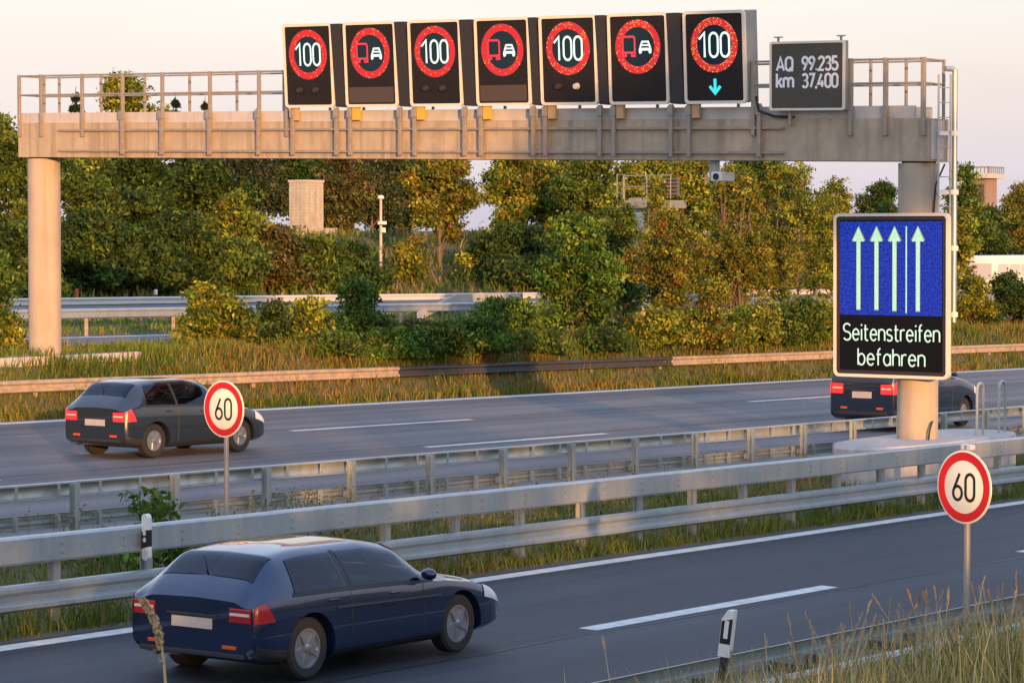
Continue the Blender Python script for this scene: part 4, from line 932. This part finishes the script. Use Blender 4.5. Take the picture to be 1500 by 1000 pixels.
for i, (u, Y, vt, w_, pal, l) in enumerate([
    (15, 80.5, 330, 120, G_DK, 'dark shrub at the left picture edge, left of the left pillar'), (120, 80.5, 318, 150, G_DK, 'dark shrub right of the left pillar'), (195, 80.3, 335, 150, G_DK, 'broad dark shrub behind the small delineator post'), (265, 81, 318, 150, G_DK, 'dark shrub above the yellow strip shrub'),
    (330, 80.5, 350, 130, G_MD, 'green shrub below the yellow bank tree'), (395, 81.5, 338, 140, G_BR, 'brownish shrub left below the stub tower'), (450, 81, 350, 130, G_MD, 'green shrub below the stub tower'), (505, 80.8, 362, 120, G_DK, 'dark shrub left of the lamp mast foot'),
    (535, 80.3, 395, 70, G_MD, 'low green shrub right below the lamp mast'), (598, 84, 350, 66, G_OR, 'orange-brown shrub left of the orange autumn tree trunk'), (700, 84, 358, 66, G_YL, 'yellow-green shrub right of the orange autumn tree trunk'), (745, 82.5, 330, 130, G_DK, 'dark round shrub below the loose tree with bare stems'),
    (760, 80.5, 378, 150, G_DK, 'low dark shrub row piece left of the leafy green tree'), (860, 81, 340, 130, G_DK, 'dark shrub behind the leafy green tree'), (960, 80, 350, 140, G_BR, 'brownish shrub below the distant gantry'), (1090, 80, 340, 160, G_DK, 'dark shrub behind the broad olive tree'),
    (1300, 84, 300, 110, G_DK, 'dark shrub showing left of the big blue display'), (1400, 77, 380, 80, G_DK, 'dark shrub left of the white bus'), (40, 79.6, 385, 110, G_MD, 'low green shrub at the bank foot left of the left pillar')]):
    T(l, u, Y, vt, w_, pal, 300+i, name='shrub', group=gS, kind='bush', crown0=.0, leaf=.12, dens=1.0)
# strip trees and shrubs
for i, (u, Y, vt, w_, pal, kw, l) in enumerate([
    (842, 52.0, 306, 150, G_GR, dict(kind='cone', crown0=.04, stems=4, dens=1.2), 'leafy green tree standing just beyond the far guardrail, middle'), (985, 52.6, 306, 135, G_OR, dict(kind='open', crown0=.16, stems=6, dens=.85), 'brown-yellow many-stemmed tree beyond the far guardrail'),
    (962, 58, 258, 62, G_YL, dict(kind='open', crown0=.25, stems=2, dens=.8), 'slender yellow-green tree half hiding the distant gantry'), (905, 58, 296, 90, G_MD, dict(crown0=.1, stems=2), 'mid green tree between the leafy green and the many-stemmed tree'), (1075, 57.6, 244, 130, G_OR, dict(kind='open', crown0=.10, stems=4, dens=1.0), 'olive-orange tree left of the broad olive tree'),
    (1150, 57.8, 226, 175, G_YL, dict(kind='open', crown0=.12, stems=4, dens=1.15), 'broad olive tree filling the space left of the big blue display'), (1222, 61.9, 262, 95, G_YL, dict(kind='open', crown0=.1), 'thin olive tree with loose twigs close to the right pillar'),
    (1418, 52.4, 400, 70, G_YL, dict(crown0=.1, stems=3), 'low olive tree right of the ladder pole'), (1474, 52.6, 397, 90, G_DK, dict(crown0=.05, stems=2), 'dark tree at the right picture edge, by the guardrail end'), (1505, 52, 430, 60, G_DK, dict(crown0=.05, stems=2), 'dark low tree cut by the right picture edge')]):
    T(l, u, Y, vt, w_, pal, 400+i, group=gM, leaf=.068 if i != 0 else .088, **kw)
for i, (u, Y, vt, w_, pal, l) in enumerate([
    (308, 51.9, 416, 112, G_YL, 'yellow-topped shrub beyond the far guardrail at left'), (352, 51.8, 450, 80, G_DK, 'dark shrub right beside the yellow-topped shrub'), (398, 51.9, 446, 70, G_DK, 'dark green shrub in the middle of the strip shrubs'), (447, 51.9, 440, 92, G_YL, 'yellow-brown shrub beyond the far guardrail, under the stub tower'),
    (522, 52.4, 400, 66, G_GR, 'slim bright green weedy shrub under the lamp mast'), (545, 51.9, 470, 90, G_MD, 'low green shrub right of the weedy one'), (610, 51.9, 488, 90, G_BR, 'low brown-green shrub in the middle of the strip'), (668, 52.2, 476, 80, G_MD, 'low shrub left of the round bright shrub'),
    (735, 51.9, 440, 105, G_GR, 'round bright green shrub left of the leafy green tree'), (2, 51.6, 366, 46, G_GR, 'bright green shrub at the left picture edge beyond the far guardrail'), (8, 51.2, 470, 60, G_YL, 'low yellow shrub at the left picture edge'), (1195, 52.4, 470, 80, G_OR, 'brown-orange low shrub left of the big blue display'),
    (915, 52.0, 470, 70, G_OR, 'low orange shrub between the leafy green and the many-stemmed tree'), (1060, 52.0, 474, 110, G_OR, 'low orange-brown shrub under the olive-orange tree'), (1130, 52.6, 455, 110, G_BR, 'low brown shrub under the broad olive tree'), (1440, 52.2, 460, 70, G_DK, 'low dark shrub right of the big blue display'), (575, 49.3, 486, 108, G_GR, 'bright low shrub directly behind the dark rail stretch, leftmost there'), (640, 49.3, 478, 103, G_MD, 'green weedy shrub directly behind the dark rail stretch, left half'), (700, 49.3, 470, 108, G_GR, 'bright leafy shrub touching the rail, left of the round bright shrub'),
    (790, 49.3, 490, 108, G_MD, 'green shrub at the foot of the leafy green tree, left side'), (880, 49.3, 492, 108, G_DK, 'dark shrub at the foot of the leafy green tree, right side'), (960, 49.3, 456, 98, G_YL, 'yellow-green shrub at the foot of the many-stemmed tree'), (1020, 49.3, 452, 98, G_OR, 'rusty shrub right of the many-stemmed tree foot'),
    (1095, 49.3, 448, 108, G_YL, 'yellow-green shrub at the foot of the broad olive tree, left side'), (1165, 49.3, 440, 108, G_MD, 'green shrub at the foot of the broad olive tree, right side'), (1213, 49.4, 440, 80, G_YL, 'yellow-green shrub touching the left edge of the big display'), (490, 49.4, 500, 90, G_MD, 'lowest green shrub between the yellow-brown and the weedy shrub')]):
    T(l, u, Y, vt, w_, pal, 500+i, name='shrub', group=gV, kind='bush', crown0=.0, leaf=.075, dens=1.1)
# leafy weed in the median
T('leafy green weed bush in the median behind the near guardrail at left', 228, 25.2, 722, 85, G_GR, 600, name='shrub', kind='bush', crown0=.0, leaf=.07, dens=.35)

# ------------------------------------------------------------------ grass
def blades(name, X, Y, hmin, hmax, width, pal, seed, label=None, lean=.3, tall=0., zf=None, tips=None):
    rng = np.random.default_rng(seed); n = len(X); Z = gz(X, Y)-.02
    h = rng.uniform(hmin, hmax, n)*(.75+.5*(.5+.5*np.sin(X*1.7+np.sin(Y*2.3))))
    a = rng.uniform(0, 2*np.pi, n); ln = rng.normal(0, lean, (n, 2))*h[:, None]
    wx, wy = np.cos(a)*width, np.sin(a)*width
    cols = np.array([p[0] for p in pal]); w_ = np.array([p[1] for p in pal], float); w_ /= w_.sum()
    patch = (np.sin(X*.55+1.7*np.sin(Y*.8))+np.sin(X*.23+Y*.9))*.25+.5; idx = rng.choice(len(pal), n, p=w_)
    alt = rng.random(n) < .55; order = np.clip((patch+rng.normal(0, .12, n))*len(pal), 0, len(pal)-1).astype(int); idx[alt] = order[alt]
    K = np.clip(cols[idx]*(1+rng.normal(0, .22, (n, 1))), .005, .6)
    V = np.empty((n*5, 3)); B = np.c_[X, Y, Z]; D_ = np.c_[wx, wy, np.zeros(n)]; mid = B+np.c_[ln*.35, h*.58]; tip = B+np.c_[ln, h*(1-.25*np.hypot(ln[:, 0], ln[:, 1])/np.maximum(h, .01))]
    V[0::5] = B-D_; V[1::5] = B+D_; V[2::5] = mid+D_*.7; V[3::5] = mid-D_*.7; V[4::5] = tip
    b = np.arange(n)*5; q = np.c_[b, b+1, b+2, b+3]; tr = np.c_[b+3, b+2, b+4]
    o = fast_mesh(name, V, q, tr, np.repeat(K, 5, 0), GRASS); return setp(o, label, 'grass', kind='stuff')
def area(n, x0, x1, y0, y1, seed, near=0.):
    rng = np.random.default_rng(seed); X = x0+(x1-x0)*rng.random(n)**(1+near); Y = rng.uniform(y0, y1, n)
    # clumping
    k = (np.sin(X*3.1+np.sin(Y*5))+np.sin(X*1.3-Y*2.1+2)+np.sin(X*.5)+3)/6; keep = rng.random(n) < .35+.65*k
    return X[keep], Y[keep]
P_GR = [((.075, .12, .016), 3), ((.11, .155, .02), 3), ((.19, .18, .035), 2), ((.28, .21, .06), 1.2)]
P_YL = [((.080, .145, .018), 3), ((.15, .20, .026), 3), ((.24, .245, .045), 2.2), ((.26, .18, .045), .5)]
P_DRY = [((.17, .15, .03), 1.2), ((.38, .27, .09), 3), ((.48, .36, .14), 3), ((.56, .45, .22), 1.5), ((.20, .18, .035), 2)]
P_OR = [((.078, .13, .018), 3), ((.15, .17, .026), 2), ((.27, .20, .045), 2), ((.26, .14, .036), 1.)]
X, Y = area(42000, 10, 62, 22.28, 27.7, 1, .25); blades('median_grass', X, Y, .10, .34, .010, P_GR, 11, 'green and yellow grass growing in the median between the two guardrails')
X, Y = area(15000, 12, 60, 22.15, 22.75, 2, .2); blades('roadside_grass', X, Y, .08, .30, .009, P_GR, 12, 'dark green grass tuft strip under the near median guardrail')
X, Y = area(42000, 36, 130, 47.25, 49.6, 3, .35); blades('verge_grass', X, Y, .15, .42, .017, P_GR[:3]+[((.26, .21, .045), 1.6), ((.30, .17, .045), 1.2)], 13, 'green and orange grass strip between the far edge line and the far guardrail')
X, Y = area(34000, 34, 66, 48.9, 53.0, 4); blades('tall_strip_grass', X, Y, .16, .42, .016, P_YL, 14, 'tall yellow grass beyond the far guardrail around the left pillar foot')
X, Y = area(30000, 66, 135, 48.9, 53.0, 5, .2); blades('tall_strip_grass', X, Y, .16, .48, .022, P_OR, 15, 'tall orange-brown grass beyond the far guardrail under the strip trees')
X, Y = area(16000, 45, 150, 61.9, 66.2, 6); blades('central_strip_grass', X, Y, .10, .3, .03, P_YL, 16, 'ochre grass strip between the slip road and the outer road')
X, Y = area(52000, 55, 190, 77.3, 99, 7); blades('bank_grass', X, Y, .2, .75, .045, P_OR[:1]+P_GR[:3]+[((.22, .14, .05), 3), ((.27, .19, .08), 2)], 17, 'rough green and rusty grass covering the far bank')
# near bank: dry tall grass
rng = np.random.default_rng(8); n = 46000; X = rng.uniform(12, 40, n); Y = rng.uniform(5.0, 12.95, n); k = (np.sin(X*2.3+np.sin(Y*3))+np.sin(X*1.1-Y*1.7)+np.sin(X*.6+1)+3)/6
kp = rng.random(n) < .3+.7*k; X, Y = X[kp], Y[kp]; sel = Y > 12.35
blades('bank_grass_near', X[~sel], Y[~sel], .28, .74, .006, P_DRY+[((.13, .16, .022), 1.6)], 18, 'dry golden tall grass on the near bank at the bottom right', lean=.22)
blades('bank_edge_grass', X[sel], Y[sel], .10, .34, .006, P_DRY, 19, 'short dry grass between the two beams of the near guardrail', lean=.35)
# long stalks with seed heads
def seed_stalks(name, pts, label, hr, seed, scale=1.):
    rng = np.random.default_rng(seed); mb = MB(); mh = MB()
    for x, y in pts:
        z = g(x, y); h = hr[0]+(hr[1]-hr[0])*rng.random()**1.6; a = rng.uniform(0, 6.28); l = rng.uniform(.03, .42)*h
        p = [Vector((x+math.cos(a)*l*f_*f_, y+math.sin(a)*l*f_*f_, z-.03+h*f_)) for f_ in (0, .35, .7, 1.)]
        mb.tube(p, [.0042*scale, .0036*scale, .003*scale, .002*scale], 4, caps=False)
        d = (p[3]-p[2]).normalized(); nn = 16; Lh = rng.uniform(.10, .20)*scale
        for k in range(nn):
            f_ = k/nn; c = p[3]-d*Lh*(1-f_); b_ = rng.uniform(0, 6.28); w_ = .012*scale*(1-.7*abs(f_-.4)); o = Vector((math.cos(b_), math.sin(b_), .8)).normalized()
            s = d.cross(o).normalized()*.006*scale; tip = c+(o*.6+d).normalized()*(.03+.02*rng.random())*scale
            mh.add([c-s, c+s, c+s*.8+o*w_, tip], [(0, 1, 2), (0, 2, 3), (1, 3, 2)])
    st = mb.build(name, mat('straw_stalk', (.52, .38, .19), .8), None, fixn=False); setp(st, label, 'grass', kind='stuff'); mh.build('seed_heads', mat('straw_seed', (.52, .36, .19), .85, noise=.5, nscale=60, ncol=(.26, .16, .08)), st, fixn=False)
rng = np.random.default_rng(5); pts = []
for k in range(270):
    u = 1540-380*rng.random()**1.2+(0 if k < 245 else -rng.uniform(60, 300)); Y = rng.uniform(9.8, 12.95); r = ray(u, 900); pts.append((Y*r[0]/r[1], Y))
seed_stalks('seed_stalks', pts, 'tall straw stalks with seed heads standing over the dry bank grass', (.28, 1.0), 21)
# weeds with round heads in the median
rng = np.random.default_rng(6); mbw = MB(); 
for q_ in range(260):
    u = rng.uniform(320, 520) if q_ < 110 else rng.uniform(40, 1190); Y = rng.uniform(24.2, 26.6); r = ray(u, 500); X = Y*r[0]/r[1]; z = g(X, Y); h = rng.uniform(.35, .8)
    top = Vector((X+rng.normal(0, .08), Y+rng.normal(0, .08), z+h)); mbw.tube([(X, Y, z-.03), (X, Y, z+h*.5), top], [.008, .006, .005], 4, caps=False)
    for q in range(5):
        c = top+Vector(rng.normal(0, .05, 3)); s = .018; mbw.add([c+Vector((s, 0, 0)), c+Vector((0, s, 0)), c+Vector((-s, 0, 0)), c+Vector((0, -s, 0)), c+Vector((0, 0, s)), c-Vector((0, 0, s))], [(0, 1, 4), (1, 2, 4), (2, 3, 4), (3, 0, 4), (1, 0, 5), (2, 1, 5), (3, 2, 5), (0, 3, 5)])
    for q in range(4):
        f_ = rng.uniform(.2, .8); c = Vector((X, Y, z+h*f_)); a = rng.uniform(0, 6.28); d = Vector((math.cos(a), math.sin(a), .5))*rng.uniform(.06, .14); s = Vector((-math.sin(a), math.cos(a), 0))*.02
        mbw.add([c, c+d*.5+s, c+d, c+d*.5-s], [(0, 1, 2, 3)])
o = mbw.build('median_weeds', mat('weed_green', (.10, .115, .03), .8, noise=.8, nscale=5, ncol=(.17, .12, .05)), None, fixn=False); setp(o, 'tall thin weeds with seed heads in the median of the carriageways', 'weeds', kind='stuff')
# single ear of grass close to the camera
b = at_D(243, 1010, 9.0); X, Y = float(b[0]), float(b[1]); z = g(X, Y); t = empty('grass_stalk', (X, Y, z), 'single straw coloured grass ear close to the camera at the bottom left', 'grass stalk')
pp = [Vector((X, Y, z-.03))]+[Vector(at_D(u, v, 9.0)) for u, v in ((243, 1010), (240, 970), (235, 935), (225, 905), (213, 885), (207, 876))]
org = (X, Y, z); MB(org).tube(pp[:4]+pp[4:], [.006, .005, .0045, .004, .003, .003, .002], 6).build('stem', mat('straw_stalk'), t, smooth=True)
mb = MB(org); rng = np.random.default_rng(3)
for k in range(64):
    f_ = k/63*3.0; i = min(int(f_), 2); c = pp[3+i]+(pp[4+i]-pp[3+i])*(f_-i) if k < 52 else pp[2]+(pp[3]-pp[2])*rng.random()
    a = rng.uniform(0, 6.28); d = (pp[4+i]-pp[3+i]).normalized(); o_ = d.orthogonal(); o_.rotate(Matrix.Rotation(a, 3, d)); s = d.cross(o_)*.0045
    q = c+o_*.012+d*.004; mb.add([c-d*.01, q-s, q+s, c+d*.024+o_*.008, c+o_*.003], [(0, 1, 4), (0, 4, 2), (1, 3, 4), (4, 3, 2), (0, 2, 1), (1, 2, 3)])
mb.build('ear', mat('straw_ear', (.50, .33, .17), .8, noise=.6, nscale=120, ncol=(.28, .15, .06)), t, fixn=False)

# ------------------------------------------------------------------ background structures
def place(u, Y): r = ray(u, 400); X = Y*r[0]/r[1]; return X, Y, g(X, Y), depth((X, Y, 3))
X, Y, z, d = place(449, 100); pxm = d/F
t = empty('concrete_tower', (X, Y, z), 'stubby pale concrete tower block on top of the far bank', 'tower'); h = CZ+(HOR-264)*pxm-z; w = 37*pxm
TOWC = mat('blockwork', (.52, .48, .39), .9, noise=.7, nscale=4, ncol=(.36, .33, .26), bump=.4, bscale=10, streak=.45)
N_ = TOWC.node_tree.nodes; L_ = TOWC.node_tree.links; bt = N_.new('ShaderNodeTexBrick'); tcb = N_.new('ShaderNodeTexCoord'); mpb = N_.new('ShaderNodeMapping'); mpb.inputs['Rotation'].default_value = (math.pi/2, 0, 0)
L_.new(tcb.outputs['Object'], mpb.inputs[0]); L_.new(mpb.outputs[0], bt.inputs[0]); bt.inputs['Scale'].default_value = 1.5; bt.inputs['Mortar Size'].default_value = .03; bt.inputs['Color1'].default_value = (1, 1, 1, 1); bt.inputs['Color2'].default_value = (.92, .92, .90, 1); bt.inputs['Mortar'].default_value = (.85, .84, .81, 1)
bs_ = N_['Principled BSDF']; src_ = bs_.inputs['Base Color'].links[0].from_socket; mm_ = N_.new('ShaderNodeMix'); mm_.data_type = 'RGBA'; mm_.blend_type = 'MULTIPLY'; mm_.inputs[0].default_value = 1.; L_.new(src_, mm_.inputs[6]); L_.new(bt.outputs[0], mm_.inputs[7]); L_.new(mm_.outputs[2], bs_.inputs['Base Color'])
mb = MB((X, Y, z)); mb.box((X-w*.55, Y-w*.42, z-.4), (X+w*.55, Y+w*.42, z+h-.12)); mb.build('shaft', TOWC, t)
for k in range(9):
    pass
mb = MB((X, Y, z)); mb.box((X-w*.58, Y-w*.45, z+h-.118), (X+w*.58, Y+w*.45, z+h)); mb.build('cap_slab', CONC_L, t)
mb = MB((X, Y, z)); mb.box((X+w*.1, Y-w*.42-.5, z-.4), (X+w*1.0, Y-w*.423, z+h*.16)); mb.build('footing', TOWC, t)
mb = MB((X, Y, z)); mb.box((X-w*.2, Y-w*.425, z+h*.18), (X+w*.12, Y-w*.405, z+h*.44)); mb.build('patch', mat('repair_patch', (.42, .38, .30), .9, noise=.5, nscale=4), t); mb = MB((X, Y, z)); mb.box((X-w*.552, Y-.2, z+h*.6), (X-w*.545, Y+.15, z+h*.72)); mb.build('patch', mat('repair_patch', (.42, .38, .30), .9, noise=.5, nscale=4), t)
X, Y, z, d = place(558, 86); z0 = z; pxm = d/F; b = (X, Y, z); zt = CZ+(HOR-291)*pxm
t = empty('lamp_mast', b, 'thin pale mast with a lamp head and two small boxes on the far bank', 'mast')
MB(b).tube([(X, Y, z-.3), (X, Y, zt)], [.085, .065], 10).build('pole', mat('mast_paint', (.55, .47, .38), .6, noise=.4, nscale=4), t, smooth=True)
mb = MB(b); mb.lathe([(.05, zt-.05), (.16, zt+.0), (.17, zt+.1), (.1, zt+.16)], 'z', 14, (X, Y, 0)); mb.build('lamp_head', WHITE, t, smooth=True)
zz = CZ+(HOR-327)*pxm
mb = MB(b); mb.rbox((X-.34, Y-.32, zz-.07), (X+.08, Y-.06, zz+.10), .02); mb.build('camera_box', WHITE, t); mb = MB(b); mb.rbox((X-.12, Y-.22, zz-.47), (X+.12, Y-.06, zz-.22), .02); mb.build('junction_box', WHITE, t)
X, Y, z, d = place(489, 99); pxm = d/F; t = empty('marker_post', (X, Y, z), 'small red and white marker post right of the stub tower', 'marker post'); zt = CZ+(HOR-334)*pxm
MB((X, Y, z)).tube([(X, Y, z-.2), (X, Y, zt)], .08, 8).build('post', WHITE, t); MB((X, Y, z)).tube([(X, Y, zt-.22), (X, Y, zt-.10)], .084, 8).build('red_band', SIGNR, t)
X, Y, z, d = place(112, 78.4); pxm = d/F; t = empty('marker_post', (X, Y, z), 'small orange marker post by the outer road right of the left pillar', 'marker post'); zt = z+.62
MB((X, Y, z)).rbox((X-.09, Y-.03, z+.2), (X+.09, Y+.03, zt), .01).build('plate', mat('orange_plate', (.6, .12, .02), .5), t); MB((X, Y, z)).tube([(X, Y, z-.2), (X, Y, z+.21)], .03, 6).build('post', GALV, t)
# distant gantry seen from behind through the trees
X, Y, z, d = place(935, 68); pxm = d/F; b = (X, Y, z); t = empty('distant_gantry', b, 'distant grey-green sign gantry post with platform behind the strip trees', 'sign gantry')
GG = mat('grey_green_steel', (.27, .28, .24), .6, .2, noise=.4, nscale=3)
zl = lambda v: CZ+(HOR-v)*pxm
MB(b).rbox((X-.32, Y-.32, z-.3), (X+.32, Y+.32, zl(290)), .03).build('column', GG, t)
mb = MB(b); mb.rbox((X-.6, Y-2.1, zl(306)), (X+.7, Y+.5, zl(294)), .03); mb.build('platform', GG, t)
mb = MB(b); mb.rbox((X+.25, Y-1.9, zl(288)), (X+.45, Y-.2, zl(262)), .02)
for k in range(5): mb.box((X+.0, Y-2.0, zl(286-5.4*k)), (X+.245, Y-.15, zl(286-5.4*k)+.05))
mb.build('louvred_board', mat('board_back', (.11, .11, .11), .6), t)
mb = MB(b)
for yy in (-2.05, -.8, .45): mb.tube([(X-.55, Y+yy, zl(292)), (X-.55, Y+yy, zl(258))], .03, 6)
for v in (258, 274): mb.tube([(X-.55, Y-2.05, zl(v)), (X-.55, Y+.45, zl(v))], .03, 6)
mb.build('railing', GG, t)
mb = MB(b); mb.rbox((X-.9, Y-.9, zl(345)), (X-.34, Y-.1, zl(312)), .04); mb.build('cabinet', mat('cabinet_paint', (.45, .45, .40), .5), t)
mb = MB(b)
for yy in (.55, .95): mb.tube([(X-.3, Y+yy, z), (X-.3, Y+yy, zl(255))], .03, 6)
for k in range(22): mb.tube([(X-.3, Y+.55, z+.4*k+.3), (X-.3, Y+.95, z+.4*k+.3)], .018, 5)
mb.build('ladder', GG, t)
# watchtower far right
d = 330.; p = at_D(1437, 300, d); X, Y = float(p[0]), float(p[1]); z = g(X, Y); b = (X, Y, z); pxm = d/F; zl = lambda v: CZ+(HOR-v)*pxm; w = 34*pxm
t = empty('watchtower', b, 'distant brownish tower with overhanging flat roof and railing at far right', 'tower')
TW = mat('brown_render', (.30, .22, .18), .85, noise=.5, nscale=.9, ncol=(.22, .16, .13), streak=.3)
mb = MB(b); mb.box((X-w*.5, Y-w*.5, z-1), (X+w*.5, Y+w*.5, zl(262))); mb.build('wall', TW, t)
mb = MB(b); mb.box((X-w*.85, Y-w*.75, zl(262)+.005), (X+w*.75, Y+w*.75, zl(255))); mb.build('roof', CONC_L, t)
mb = MB(b)
for k in range(9):
    yy = Y-w*.72+w*1.44*k/8; mb.box((X-w*.8, yy-.05, zl(255)), (X-w*.8+.1, yy+.05, zl(246)))
    xx = X-w*.8+w*1.5*k/8; mb.box((xx, Y-w*.72, zl(255)), (xx+.1, Y-w*.72+.1, zl(246)))
mb.box((X-w*.82, Y-w*.74, zl(247)), (X+w*.72, Y-w*.72, zl(246)+.1)); mb.box((X-w*.82, Y-w*.74, zl(247)-.001), (X-w*.8, Y+w*.74, zl(246)+.101)); mb.build('railing', GG, t)
for k in (-.25, .12, .36):
    mb = MB(b); mb.box((X-w*.503, Y+k*w-.4, zl(300)), (X-w*.49, Y+k*w+.3, zl(270))); mb.build('window', mat('dim_window', (.10, .085, .08), .3), t)
# white bus behind the trees at the right
X, Y, z, d = place(1475, 70); b = (X, Y, z+.03); t = empty('bus', b, 'white bus half hidden behind the dark trees at the right picture edge', 'bus')
pxm = d/F; zt = CZ+(HOR-386)*pxm; z = z+.03; Hb = max(zt-z, 2.4); L = 8.
mb = MB(b); mb.rbox((X-L/2, Y-1.2, z+.35), (X+L/2, Y+1.2, z+Hb), .18); mb.build('body', WHITE, t, smooth=True)
for k in range(5):
    x0 = X-L/2+.35+k*1.5; mb = MB(b); mb.rbox((x0, Y-1.215, z+Hb*.52), (x0+1.35, Y-1.19, z+Hb*.80), .01); mb.build('window', mat('car_glass'), t)
mb = MB(b); mb.rbox((X-L/2-.015, Y-1., z+Hb*.45), (X-L/2+.02, Y+1., z+Hb*.82), .01); mb.build('rear_window', mat('car_glass'), t)
for x in (X-L*.28, X+L*.32):
    for s_ in (-1, 1):
        mb = MB(b); mb.lathe([(.25, s_*1.22), (.46, s_*1.23), (.48, s_*1.16), (.48, s_*.95)], 'y', 24, (x, Y, z+.48)); mb.build('wheel', RUB, t, smooth=True)

# ------------------------------------------------------------------ unseen wood added behind the camera to shade the road
SUN_AZ = math.atan2(-.775, -.631); SUN_EL = R(6.5)
sd = np.array([math.cos(SUN_AZ)*math.cos(SUN_EL), math.sin(SUN_AZ)*math.cos(SUN_EL), math.sin(SUN_EL)])
pa = np.array([-math.sin(SUN_AZ), math.cos(SUN_AZ), 0.])   # across the sun
rng = np.random.default_rng(77); Pl = []
def shade_belt(s0, s1, dist, top, bottom, n):
    s = rng.uniform(s0, s1, n); dd = dist+rng.uniform(-3, 3, n); tz = top+.9*np.sin(s*.55)+.6*np.sin(s*1.3+1)+.4*np.sin(s*2.9)
    zz = bottom+(tz-bottom)*rng.random(n)
    Pl.append(np.c_[sd[0]*dd+pa[0]*s, sd[1]*dd+pa[1]*s, zz])
shade_belt(-34, 64, 32, 10.3, -1, 46000)
def shade_ball(s, dist, z, r, n):
    q = rng.normal(0, 1, (n, 3)); q /= np.linalg.norm(q, axis=1)[:, None]; q *= r*rng.random((n, 1))**.4
    Pl.append(np.c_[sd[0]*(dist+q[:, 0])+pa[0]*(s+q[:, 1]), sd[1]*(dist+q[:, 0])+pa[1]*(s+q[:, 1]), z+q[:, 2]])
for s_, z_, r_ in ((17.4, 16.2, 1.9), (19.3, 17.4, 2.0), (21.0, 15.6, 1.7), (18.6, 14.6, 1.5)): shade_ball(s_, 33, z_, r_, 480)  # unseen leaf balls added to shade the right half of the gantry
P = np.concatenate(Pl); S_ = P@pa; hr_ = np.random.default_rng(4).random(len(P))
def through(x, y, z):   # where the sun's ray to a point crosses the wood
    p_ = np.array([x, y, 0.]); return float(p_@pa), z+(32-float(p_@np.array([sd[0], sd[1], 0]))/math.cos(SUN_EL))*math.tan(SUN_EL)
hL = through(27.5, 24.5, 2.29); hR = through(25.0, 12.5, 2.0); hG = through(23.5, 11.2, .9); hG2 = through(27., 11.4, .7)
for s_, w_, zl_, zh_, f_ in ((hL[0], .7, hL[1]-.55, hL[1]+2.5, 1.), (hR[0], .65, hR[1]-.6, hR[1]+.6, 1.), (hG[0], 1.9, hG[1]-.9, hG[1]+.7, .9), (hG2[0], 1.9, hG2[1]-.9, hG2[1]+.7, .9)):
    kp_ = ~((np.abs(S_-s_) < w_) & (P[:, 2] > zl_) & (P[:, 2] < zh_) & (hr_ < f_)); P, S_, hr_ = P[kp_], S_[kp_], hr_[kp_]  # gaps cut so sun reaches the round signs and the near grass
V, q, kc = leaves(P, .32, hsvj((.05, .07, .02), rng, len(P)), rng)
o = fast_mesh('added_shade_wood', V, q, np.zeros((0, 3), int), kc, LEAF); setp(o, 'unseen wood added behind the viewpoint to shade the near lanes', 'wood', kind='stuff')

# ------------------------------------------------------------------ light and sky
wd = bpy.data.worlds.new('World'); scene.world = wd; wd.use_nodes = True; N = wd.node_tree.nodes; L = wd.node_tree.links
bg = N['Background']; sky = N.new('ShaderNodeTexSky'); sky.sky_type = 'NISHITA'; sky.sun_disc = False; sky.sun_elevation = SUN_EL
sky.sun_rotation = math.pi/2-SUN_AZ; sky.air_density = 1.; sky.dust_density = 1.5; sky.ozone_density = 1.5
L.new(sky.outputs[0], bg.inputs[0]); bg.inputs[1].default_value = .05
tc = N.new('ShaderNodeTexCoord'); sp = N.new('ShaderNodeSeparateXYZ'); L.new(tc.outputs['Generated'], sp.inputs[0])
rp = N.new('ShaderNodeValToRGB'); L.new(sp.outputs[2], rp.inputs[0]); cr = rp.color_ramp
VEIL = [(0., (.43, .41, .52)), (.032, (.485, .435, .515)), (.06, (.55, .465, .48)), (.088, (.59, .525, .52)), (.35, (.54, .63, .85)), (1., (.37, .53, .88))]
while len(cr.elements) < len(VEIL): cr.elements.new(.5)
for e, (p_, c_) in zip(cr.elements, VEIL): e.position = p_; e.color = (*c_, 1)
mp = N.new('ShaderNodeMapping'); mp.inputs['Scale'].default_value = (3, 3, 22); L.new(tc.outputs['Generated'], mp.inputs[0])
nz = N.new('ShaderNodeTexNoise'); nz.inputs['Scale'].default_value = 1.6; nz.inputs['Detail'].default_value = 5; L.new(mp.outputs[0], nz.inputs['Vector'])
mr = N.new('ShaderNodeMapRange'); mr.inputs[1].default_value = .3; mr.inputs[2].default_value = .7; mr.inputs[3].default_value = .95; mr.inputs[4].default_value = 1.05; L.new(nz.outputs['Fac'], mr.inputs[0])
vm = N.new('ShaderNodeVectorMath'); vm.operation = 'SCALE'; L.new(rp.outputs[0], vm.inputs[0]); L.new(mr.outputs[0], vm.inputs['Scale'])
bg2 = N.new('ShaderNodeBackground'); L.new(vm.outputs[0], bg2.inputs[0]); bg2.inputs[1].default_value = 1.
ad = N.new('ShaderNodeAddShader'); L.new(bg.outputs[0], ad.inputs[0]); L.new(bg2.outputs[0], ad.inputs[1]); L.new(ad.outputs[0], N['World Output'].inputs[0])
ld = bpy.data.lights.new('sun', 'SUN'); ld.energy = 5.; ld.angle = R(.5); ld.color = (1., .49, .17); lo = bpy.data.objects.new('sun', ld); COL.objects.link(lo)
lo.rotation_euler = Vector(-sd).to_track_quat('-Z', 'Y').to_euler()
scene.view_settings.view_transform = 'Standard'; scene.view_settings.look = 'None'; scene.view_settings.exposure = .44; scene.view_settings.gamma = 1.
scene.cycles.max_bounces = 6; scene.cycles.transparent_max_bounces = 4; scene.cycles.use_denoising = True
